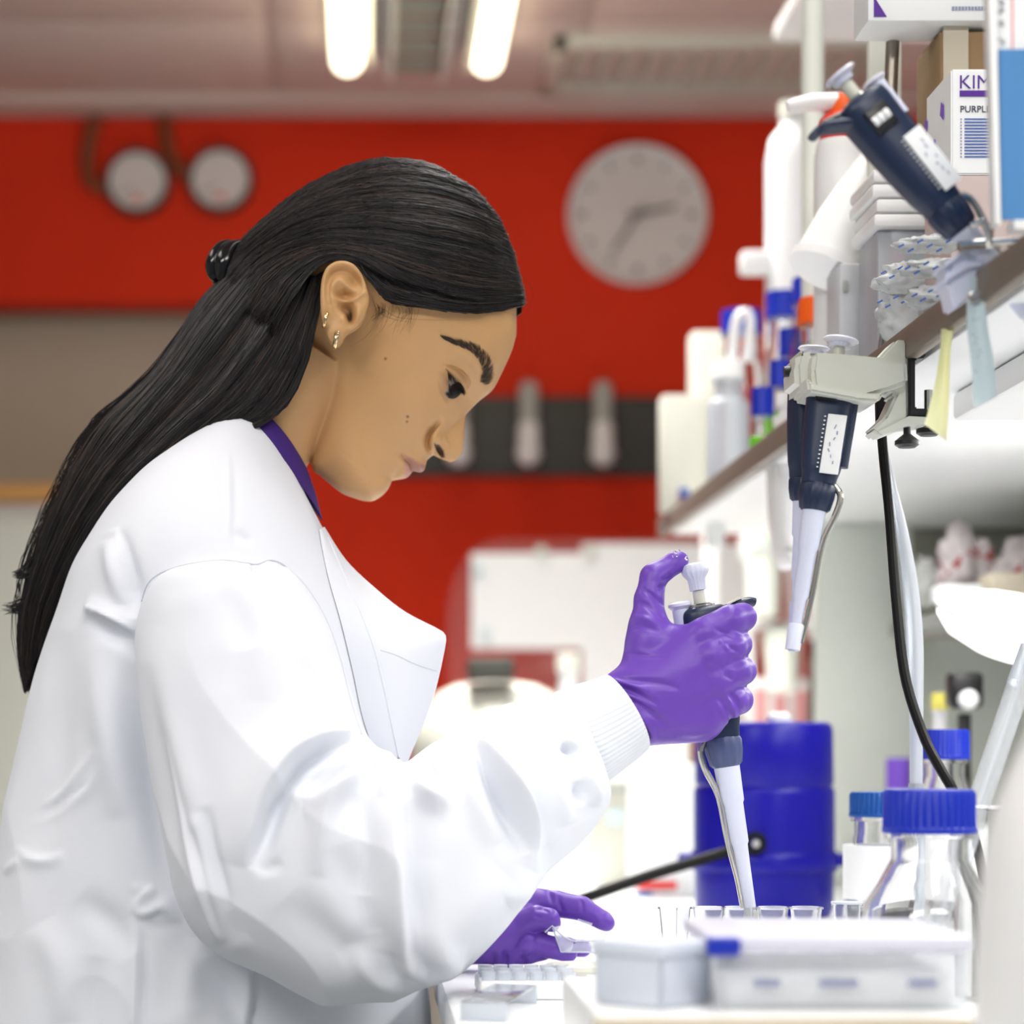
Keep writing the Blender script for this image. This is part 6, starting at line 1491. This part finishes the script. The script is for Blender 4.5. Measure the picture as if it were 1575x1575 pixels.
# red collars seen on the plungers
# ---- leaning pipette at the upper right with its wire rest
Yu = 1.50
pipette('navy pipette leaning on the wire rest at the upper right', M_NAVY, M_NAVY, P(1640, 556, 1.50), P(1288, 112, 1.50), roll=math.pi+.12, disp_tip=False, label_side=1, zc=.108, zh=.217, knob=.252, btn=.0115)
wr2 = thing('wire_rest', 'steel wire rest with a white plastic shoe on the shelf edge', 'rest', P(1510, 440, Yu))
obj('wire', MB().tube(poly3([(1474, 380), (1500, 376), (1575, 372), (1680, 366)], Yu-.012), .0032, 10), M_STEEL, wr2)
obj('wire', MB().tube(poly3([(1490, 460), (1512, 454), (1575, 440), (1680, 420)], Yu-.016), .0036, 10), M_STEEL, wr2)
obj('wire', MB().tube(poly3([(1492, 348), (1512, 340), (1524, 352), (1520, 378)], Yu-.014), .0022, 8), M_STEEL, wr2)
obj('wire_loop', MB().tube(poly3([(1488, 458), (1494, 452), (1506, 452), (1508, 460), (1496, 464), (1488, 458)], Yu-.018), .0018, 8), M_STEEL, wr2)
obj('shoe', MB().prism(poly3([(1482, 384), (1510, 388), (1536, 420), (1512, 446), (1468, 476), (1460, 440), (1452, 425), (1460, 414), (1453, 405)], Yu-.004), (0, .028, 0), .002), M_LAV, wr2)
obj('shoe_ridge', MB().prism(poly3([(1452, 426), (1494, 402), (1512, 404), (1512, 411), (1495, 410), (1456, 433)], Yu-.008), (0, .034, 0), .001), M_LAV, wr2)
obj('shoe_ridge', MB().prism(poly3([(1451, 406), (1482, 384), (1486, 388), (1456, 411)], Yu-.008), (0, .034, 0), .001), M_LAV, wr2)
obj('clear_window', MB().prism(poly3([(1492, 427), (1514, 426), (1510, 446), (1497, 448)], Yu-.0065), (0, .002, 0)), M_NOTE_B, wr2)
obj('red_tab', MB().prism(poly3([(1562, 398), (1590, 376), (1590, 420), (1566, 416)], Yu-.02), (0, .01, 0), .002), M_DKRED, wr2)
obj('post', MB().tube([P(1640, 360, Yu), P(1640, 470, Yu)], .006, 12), M_STEEL, wr2)
# ---- paper notes hanging from the shelf edge
def note(lab, rows, Y, m, name='paper_note'):
    A = []
    for i, (xa, ya, xb_, yb_, dy) in enumerate(cr(rows, 16)):
        A.append([tuple(P(xa+(xb_-xa)*u, ya+(yb_-ya)*u, Y+dy+.006*math.sin(u*3.1))) for u in np.linspace(0, 1, 8)])
    A = np.array(A); r = thing(name, lab, 'note', tuple(A[0].mean(0)))
    B = A+np.array([0, .0004, 0]); mb = MB().grid(A); mb.grid(B); obj('sheet', mb, m, r, smooth=180); return r, A
note('yellow green paper note hanging from the shelf edge', [(1448, 506, 1468, 502, .004), (1446, 540, 1462, 540, .0), (1436, 600, 1460, 605, -.004), (1422, 652, 1456, 678, -.008)], 1.565, M_NOTE_Y)
nb, A = note('pale blue paper strip with faint handwriting under the wire rest', [(1487, 462, 1514, 458, 0), (1488, 510, 1520, 505, 0), (1494, 560, 1528, 552, -.003), (1498, 628, 1534, 608, -.006)], 1.478, M_NOTE_B)
m_ = MB()
for j, (x, y) in enumerate(((1501, 468), (1500, 478), (1498, 492), (1505, 490), (1496, 515), (1502, 520), (1500, 528), (1508, 540), (1504, 548), (1501, 572))):
    m_.box(P(x, y, 1.470), (L(random.uniform(3, 9), 1.47), .0003, L(1.0, 1.47)), 0, Matrix.Rotation(random.uniform(-1, 1), 3, 'Y'))
obj('handwriting', m_, M_INKG, nb)
# ---- cable and white tubing
cb2 = thing('power_cable', 'black cable hanging from the clamp down to the bottles', 'cable', P(1355, 660, 1.76))
obj('cable', MB().tube([tuple(P(x, y, Y)) for x, y, Y in cr([(1400, 345, 1.95), (1384, 430, 1.93), (1360, 520, 1.84), (1354, 600, 1.78), (1357, 680, 1.77), (1368, 790, 1.75), (1378, 920, 1.73), (1392, 1040, 1.71), (1420, 1130, 1.69), (1445, 1180, 1.67), (1470, 1224, 1.66), (1500, 1300, 1.66), (1530, 1450, 1.70)], 60)], .0037, 10), M_RUBBER, cb2)
obj('strain_relief', MB().tube([P(1354, 590, 1.78), P(1356, 660, 1.772)], .0046, 10), M_RUBBER, cb2)
wt = thing('white_tubing', 'glossy white translucent tube hanging beside the black cable', 'tube', P(1408, 1210, 1.85)); wt.location.z = ZB
pts = cr([(1362, 690, 3), (1374, 750, 5), (1388, 820, 9), (1400, 900, 12), (1407, 990, 13), (1409, 1100, 11), (1409, 1215, 10), (1409, 1480, 10)], 40)
obj('tube', MB().tube([tuple(P(x, y, 1.84)) for x, y, r in pts], [L(r, 1.84) for x, y, r in pts], 16), M_FROST, wt); obj('end_ring', MB().tube([P(1409, 1205, 1.84), P(1409, 1225, 1.84)], .0062, 16), M_CLEAR, wt)
